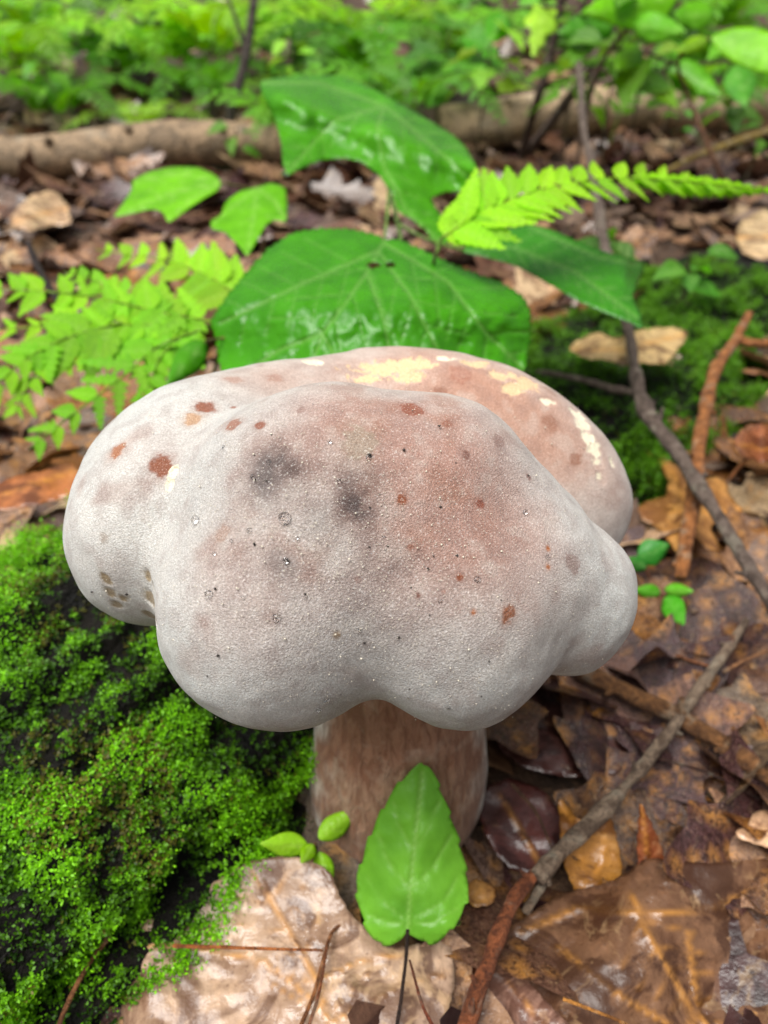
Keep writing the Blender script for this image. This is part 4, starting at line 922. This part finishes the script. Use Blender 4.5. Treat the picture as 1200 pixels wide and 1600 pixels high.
dead_traced('ochre star-shaped dead leaf under the long grey-brown branch', [(995, 792), (1020, 780), (1040, 778), (1046, 752), (1030, 725), (1002, 700), (1035, 712), (1068, 738), (1082, 760), (1110, 745), (1135, 745), (1140, 775), (1165, 800), (1130, 815), (1108, 820), (1128, 862), (1105, 858), (1080, 830), (1062, 868), (1048, 850), (1030, 825), (1004, 812)], lambda q: .034+.014*np.sin(q[:, 0]/28.)*.5, lin(204, 148, 82), [[(1075, 870), (1075, 800), (1060, 745), (1010, 703)], [(1075, 800), (1000, 792)], [(1075, 800), (1160, 800)]], seed=30, lump=.006, spacing=7)
dead_traced('curled rust brown dried leaf beside the orange-brown bent twig', [(1146, 690), (1165, 665), (1200, 660), (1235, 680), (1235, 725), (1190, 722), (1160, 712)], lambda q: .060+.012*np.sin(q[:, 0]/12.), lin(156, 98, 66), [[(1150, 695), (1230, 705)]], seed=31, lump=.008, spacing=6, petiole=[(1170, 715, .06), (1150, 735, .05), (1130, 765, .03)])
dead_traced('pale tan curled dead leaf in front of the grey weathered log', [(20, 330), (50, 305), (85, 296), (105, 320), (112, 350), (80, 352), (45, 362), (15, 352)], lambda q: .05+.02*np.sin(q[:, 0]/20.)*.5, lin(226, 192, 152), [[(20, 345), (105, 325)]], seed=32, lump=.012, spacing=7)
dead_traced('orange-brown dead leaf wedged against the far side of the mossy log', [(-30, 770), (20, 745), (70, 735), (115, 720), (130, 745), (108, 775), (50, 790), (0, 800)], lambda q: .085+0*q[:, 0], lin(170, 104, 58), [[(-20, 780), (115, 735)]], seed=33, lump=.006, spacing=8)
dead_traced('cream flat dead leaf under the bright fern frond tip', [(1148, 362), (1165, 340), (1200, 328), (1240, 340), (1240, 400), (1195, 408), (1160, 395)], lambda q: .03+0*q[:, 0], lin(226, 196, 150), [[(1150, 370), (1235, 370)]], seed=34, lump=.01, spacing=8)
dead_traced('brown crumpled dead leaf squeezed between the stem and the heart-based leaf', [(500, 1352), (540, 1318), (575, 1325), (590, 1370), (575, 1405), (540, 1395)], lambda q: .012+.014*np.sin(q[:, 0]/18.)*.5, lin(150, 106, 72), [[(505, 1352), (585, 1385)]], seed=35, lump=.005, spacing=6)
dead_traced('small ochre leaf piece beside the heart-based leaf', [(728, 1385), (745, 1372), (775, 1388), (772, 1410), (745, 1418), (728, 1408)], lambda q: .018+0*q[:, 0], lin(186, 136, 74), [], seed=36, lump=.004, spacing=5)

# ------------------------------------------------------------------ background plants
OVM = [unit_leaf('leaf', OVATE, VEINS['pin'], M['green'], .05, .09, (.5, -.25-.12*k, .25*(k-1), .15), 300+k, vw=.014, tooth=.02, tl=.07, lump=.03) for k in range(3)]
MPM = [unit_leaf('leaf', MAPLE, VEINS['maple'], M['green'], .045, .09, (.3, -.30, .2*(k-.5), .1), 310+k, vw=.014, lump=.04) for k in range(2)]
LNM = [unit_leaf('leaf', LANCE, VEINS['pin'][:1], M['green'], .05, .09, (.5, -.5, .2*(k-.5), .15), 320+k, vw=.012, lump=.03) for k in range(2)]
def leafy(label, root_px, d, centre, n, size, color, meshes, spread=(.5, .35), group=None, stemcol=(90, 80, 50), seed=0, tilt=.5):
    """centre: pixel of the leaf mass at depth d; the stem goes down to the ground under root_px"""
    rs = random.Random(seed+int(centre[0])*7+int(centre[1]))
    c = P(float(centre[0]), float(centre[1]), float(d)); gx, gy = c[0]+rs.uniform(-.03, .03), c[1]+rs.uniform(0, .05); gz = float(hgt(gx, gy))
    root = empty('leafy_seedling', (gx, gy, gz)); tag(root, label, 'plant', group)
    top = c + np.array([0, 0, size*.2]); base = np.array([gx, gy, gz-.01])
    path = smooth_path([base, (base+top)/2+np.array([rs.uniform(-.02, .02), 0, 0]), top], 16)
    obj('stem', tube_mesh(path, np.linspace(.0028, .0014, 16), M['twig'], 6), root, lin(*stemcol))
    for k in range(n):
        az = k*2.4+rs.uniform(-.5, .5); t = .55+.45*(k+1)/n; b = path[min(15, int(t*15))]
        L_ = size*rs.uniform(.75, 1.15)
        out = np.array([cos(az), sin(az), 0]); reach = size*rs.uniform(.25, 1.0)*spread[0]
        st = b+out*reach+np.array([0, 0, rs.uniform(-.3, .5)*size*spread[1]])
        obj('petiole', tube_mesh(np.linspace(b, st, 4), .0009, M['twig'], 5), root, lin(*stemcol))
        y = out*cos(.2)+np.array([0, 0, rs.uniform(-.5, .25)]); y /= np.linalg.norm(y)
        z = np.array([rs.uniform(-tilt, tilt), rs.uniform(-tilt-.25, tilt-.25), 1.0]); z -= y*(z @ y); z /= np.linalg.norm(z); x = np.cross(y, z)
        m = Matrix(((x[0], y[0], z[0], 0), (x[1], y[1], z[1], 0), (x[2], y[2], z[2], 0), (0, 0, 0, 1)))
        cc = np.array(color)*rs.uniform(.40, 1.25)*np.array([rs.uniform(.95, 1.35), 1, .6])
        o = obj('leaf', rs.choice(meshes), root, cc); o.matrix_basis = Matrix.Translation(st) @ m @ Matrix.Scale(L_, 4)
    return root
def bg_fern(label, centre, d, nfr, length, color, group=None, azs=None, lean=.0):
    c = P(float(centre[0]), float(centre[1]), float(d)); gz = float(hgt(c[0], c[1])); root = empty('fern', (c[0], c[1], gz)); tag(root, label, 'fern', group)
    hgh = max(.08, c[2]-gz)
    for k in range(nfr):
        az = azs[k] if azs else k*2*pi/nfr+random.uniform(-.4, .4)
        o = np.array([cos(az), sin(az), 0]); L_ = length*random.uniform(.8, 1.15); b = np.array([c[0], c[1], gz])
        pts = [b, b+o*L_*.15+np.array([0, 0, hgh*.75]), b+o*L_*.5+np.array([0, 0, hgh*1.05]), b+o*L_*.85+np.array([0, 0, hgh*.9]), b+o*L_*1.1+np.array([0, 0, hgh*.65])]
        frond(pts, np.array([0, -.25, 1.]), 15, lambda t: (0 if t < .22 else L_*.26*(1-max(0, (t-.3))/.75)**.8), np.array(color)*random.uniform(.45, 1.25)*np.array([1.15, 1, .6]), root, fwd=.35, start=.22, far=True, asrachis='frond', rad=.0016)
    return root

bg_fern('fern clump with lime fronds behind the dark curved branch', (20, 40), 1.9, 6, .34, lin(120, 196, 14))
bg_fern('lime fern clump behind the slender dark sapling', (320, 10), 2.0, 6, .36, lin(132, 206, 14))
bg_fern('lime fern clump far behind the large maple leaf', (575, 15), 2.1, 6, .40, lin(130, 204, 14))
bg_fern('shaded mid-green fern clump behind the maple seedling', (640, 110), 1.5, 6, .28, lin(84, 160, 36))
bg_fern('low pale fern clump growing behind the grey weathered log', (225, 180), 1.75, 5, .20, lin(128, 190, 50))
bg_fern('drooping fern in front of the pale far log', (965, 130), 1.5, 2, .20, lin(104, 178, 40))
bg_fern('fern clump far back behind the large bright oval leaf', (1130, -10), 2.4, 6, .40, lin(92, 166, 40))
bg_fern('dark green fern far back behind the narrow-leaved seedling', (170, -20), 2.9, 6, .42, lin(76, 150, 40))
bg_fern('small fern beside the foot of the slender dark sapling', (470, 120), 1.9, 5, .22, lin(110, 180, 40))
V_ = [('leafy green seedling beside the dark curved branch', (70, 95), 1.75, 9, .07, (96, 176, 36), OVM), ('broad-leaved seedling far back behind the lime fern clump', (-10, 15), 2.3, 12, .10, (90, 168, 36), OVM),
      ('seedling with narrow leaves behind the thin dark log', (210, 40), 2.3, 10, .09, (84, 160, 40), OVM), ('small bright seedling at the foot of the forked sapling', (455, 70), 1.8, 8, .06, (124, 196, 40), OVM),
      ('shaded maple seedling behind the large maple leaf', (700, 70), 1.55, 7, .10, (72, 150, 36), MPM), ('seedling with hanging pale lobed leaf beside the forked sapling', (770, 55), 1.35, 6, .075, (140, 204, 60), MPM),
      ('leafy hazel-like seedling between the forked sapling stems', (930, 50), 1.25, 10, .075, (110, 190, 36), OVM), ('seedling with wet shining leaves over the forked sapling', (985, 5), 1.15, 8, .075, (104, 186, 46), OVM),
      ('yellow-green seedling in front of the pale far log', (1060, 85), 1.55, 5, .05, (130, 190, 40), OVM), ('dark green bush far behind the large bright oval leaf', (1150, 55), 2.2, 14, .10, (62, 128, 40), OVM),
      ('low seedling with round leaves at the end of the pale far log', (1150, 150), 1.6, 7, .07, (92, 166, 40), OVM), ('tiny seedling growing under the pale far log', (1075, 165), 1.5, 4, .035, (72, 160, 60), OVM),
      ('low green seedling under the bright fern frond', (935, 372), .86, 4, .05, (76, 158, 40), OVM), ('low green seedling on the litter near the cream flat leaf', (1075, 405), .85, 6, .04, (80, 162, 40), OVM),
      ('dark leafy bush far behind the slender sapling', (450, -10), 2.7, 14, .10, (70, 140, 36), OVM), ('green bush far back between the two fern clumps', (720, -5), 2.5, 14, .10, (84, 160, 36), MPM),
      ('light green bush far back behind the forked sapling', (850, -5), 2.5, 14, .11, (98, 176, 40), OVM), ('seedling with narrow drooping leaves beside the greenish leaning twig', (1190, 210), 1.3, 5, .06, (88, 160, 40), LNM),
      ('small sprout by the grey weathered log', (370, 205), 1.45, 5, .045, (90, 160, 44), OVM), ('grassy sprout behind the end of the grey weathered log', (300, 205), 1.6, 7, .07, (110, 176, 50), LNM),
      ('small sprout on the litter behind the large maple leaf', (650, 150), 1.25, 5, .05, (92, 170, 40), OVM)]
V_ += [('broad green bush crowding behind the lime fern clump', (100, 20), 2.1, 16, .11, (92, 172, 20), OVM), ('leafy bush at the far back behind the slender sapling', (380, 30), 2.3, 16, .10, (100, 182, 20), OVM), ('shaded bush far back behind the large maple leaf', (560, 70), 1.9, 16, .10, (70, 146, 20), OVM),
       ('overhanging leafy seedling above the pale far log', (1010, 40), 1.2, 12, .09, (112, 192, 16), OVM), ('drooping green seedling hanging over the end of the pale far log', (1150, 95), 1.5, 8, .07, (92, 170, 18), OVM),
       ('dark broad-leaved bush far back behind the pale far log', (1060, 10), 2.0, 16, .12, (74, 150, 20), OVM), ('dark green bush behind the small fern by the sapling', (500, 60), 2.2, 14, .10, (64, 136, 20), OVM), ('pale leafy seedling beside the dark curved branch', (10, 70), 1.8, 10, .08, (120, 190, 16), OVM), ('mid-green bush filling the gap behind the forked sapling', (900, 15), 1.9, 14, .10, (86, 164, 18), MPM)]
for k, (lb, c, d, n, sz, co_, ms) in enumerate(V_): leafy(lb, c, d, c, n, sz, lin(*co_), ms, seed=k*13)
# one large bright leaf reaching in from the right
f9 = G(1260, 330, 0); rl = empty('leafy_seedling', (f9[0], f9[1], 0)); tag(rl, 'seedling with one large bright oval leaf over the pale far log', 'plant')
px_leaf('leaf', (1108, 58), (1290, 130), 66, 1.02, .92, rl, lin(128, 200, 14), seed=6, bow=-10, spacing=7)
px_leaf('leaf', (1108, 60), (1052, 84), 26, 1.02, 1.0, rl, lin(130, 180, 14), seed=7, spacing=6)
px_tube('stem', [(1108, 60, 1.02), (1060, 92, 1.10), (1075, 150, 1.2), (1120, 260, 1.2), (1150, 330, gd(1150, 330))], [3, 3, 3.2, 3.4, 3.6], M['twig'], rl, lin(120, 80, 50), n=30, sides=7)
f10 = G(900, 330, 0); ov = empty('leafy_sapling', (f10[0], f10[1], 0)); tag(ov, 'leafy sapling whose pale and bright leaves overhang the forked sapling stem', 'sapling')
for b, t, w, d0, d1, c, shp in (((1060, -5), (905, 22), 80, 1.15, 1.08, (118, 196, 14), OVATE), ((985, 38), (1075, 50), 50, 1.12, 1.05, (112, 190, 40), OVATE), ((852, 12), (832, 92), 60, 1.25, 1.18, (168, 214, 60), MAPLE), ((960, 40), (868, 52), 58, 1.22, 1.2, (70, 146, 16), OVATE),
                             ((1040, 100), (1132, 152), 52, 1.25, 1.2, (96, 172, 16), OVATE), ((1150, 100), (1165, 170), 52, 1.28, 1.22, (84, 160, 44), OVATE), ((1000, 70), (960, 112), 44, 1.2, 1.15, (120, 186, 16), OVATE), ((790, 20), (762, 70), 44, 1.35, 1.3, (78, 160, 20), OVATE), ((1120, 20), (1040, 30), 46, 1.3, 1.25, (104, 182, 16), OVATE)):
    px_leaf('leaf', b, t, w, d0, d1, ov, lin(*c), shape=shp, seed=b[0], spacing=7, lump=.006, tooth=3, tl=14, fold=.01)
px_tube('stem', [(900, 330, gd(900, 330)), (905, 230, 1.30), (935, 110, 1.22), (985, 40, 1.15), (1060, -20, 1.15)], [4, 4, 4, 3.6, 3], M['twig'], ov, lin(96, 72, 56), n=40, sides=8)
px_tube('side_twig', [(960, 75, 1.18), (1010, 82, 1.22), (1060, 100, 1.25), (1150, 96, 1.28)], [3, 2.8, 2.6, 2.4], M['twig'], ov, lin(96, 72, 56), n=24, sides=7)
px_tube('side_twig', [(985, 40, 1.15), (900, 20, 1.22), (850, 10, 1.25), (790, 15, 1.35)], [3, 2.8, 2.6, 2.4], M['twig'], ov, lin(96, 72, 56), n=24, sides=7)
# drop hanging from the lobe tip of the large maple leaf
droplet(447, 268, .68, 8, sd)

# thin dry stalks and needles on the litter
for (x0, y0, z0), (x1, y1, z1), c, lb in (((700, 1640, .05), (640, 1500, .045), (120, 60, 36), 'thin dark red stalk lying on the large pale tan leaf'), ((270, 1478, .046), (505, 1485, .046), (176, 104, 50), 'long thin orange stalk crossing the large pale tan leaf'),
        ((470, 1640, .05), (512, 1470, .045), (150, 88, 50), 'thick brown stalk lying along the large pale tan leaf'), ((800, 1225, .03), (862, 1325, .035), (110, 80, 60), 'short straight dry stalk lying on the maroon leaf'),
        ((1010, 1180, .03), (1190, 1250, .03), (70, 44, 36), 'dark thin stalk lying behind the reddish pointed leaf tip'), ((1130, 1050, .03), (1215, 1010, .03), (168, 120, 80), 'pale brown stalk lying beside the pale grey stick'),
        ((880, 1560, .04), (1060, 1640, .04), (190, 130, 60), 'ochre stalk lying on the large wet brown leaf'), ((1015, 1000, .03), (1110, 1042, .03), (150, 96, 58), 'brown stalk lying below the round leaf sprig')):
    mx, my = (x0+x1)/2+random.uniform(-8, 8), (y0+y1)/2+random.uniform(-10, 10); zz = (z0+z1)/2+.003
    stick('dry_stalk', lb, 'stalk', [('stalk', [(x0, y0, gd(x0, y0, z0)), (mx, my, gd(mx, my, zz)), (x1, y1, gd(x1, y1, z1))], [3, 2.6, 1.8])], lin(*c), .15)

for cx_, cy_, d_, ln_, c_, lb_ in ((60, 10, 2.2, .42, (110, 188, 16), 'tall lime fern clump behind the pale leafy seedling'), (260, 45, 2.1, .30, (104, 180, 16), 'mid-green fern behind the thin dark old log'), (430, 20, 2.3, .36, (96, 176, 16), 'fern clump between the slender sapling and the large maple leaf'), (690, 30, 2.0, .34, (100, 180, 16), 'fern clump behind the shaded maple seedling'), (1190, 100, 1.9, .30, (80, 156, 16), 'dark fern at the end of the pale far log')):
    bg_fern(lb_, (cx_, cy_), d_, 7, ln_, lin(*c_))

for cx_, cy_, d_, ln_, c_, lb_ in ((90, 130, 1.75, .26, (84, 160, 16), 'mid-green fern in front of the dark curved branch'), (310, 105, 1.9, .28, (76, 150, 16), 'dark fern just behind the slender sapling foot'), (445, 155, 1.55, .22, (92, 170, 16), 'small bright fern beside the end of the grey weathered log'), (560, 50, 1.8, .30, (72, 146, 16), 'dark fern hidden behind the top of the large maple leaf'), (1120, 60, 2.0, .30, (70, 144, 16), 'shaded fern behind the yellow-green seedling'), (180, 70, 2.2, .32, (70, 142, 16), 'shaded fern behind the narrow-leaved seedling')):
    bg_fern(lb_, (cx_, cy_), d_, 6, ln_, lin(*c_))
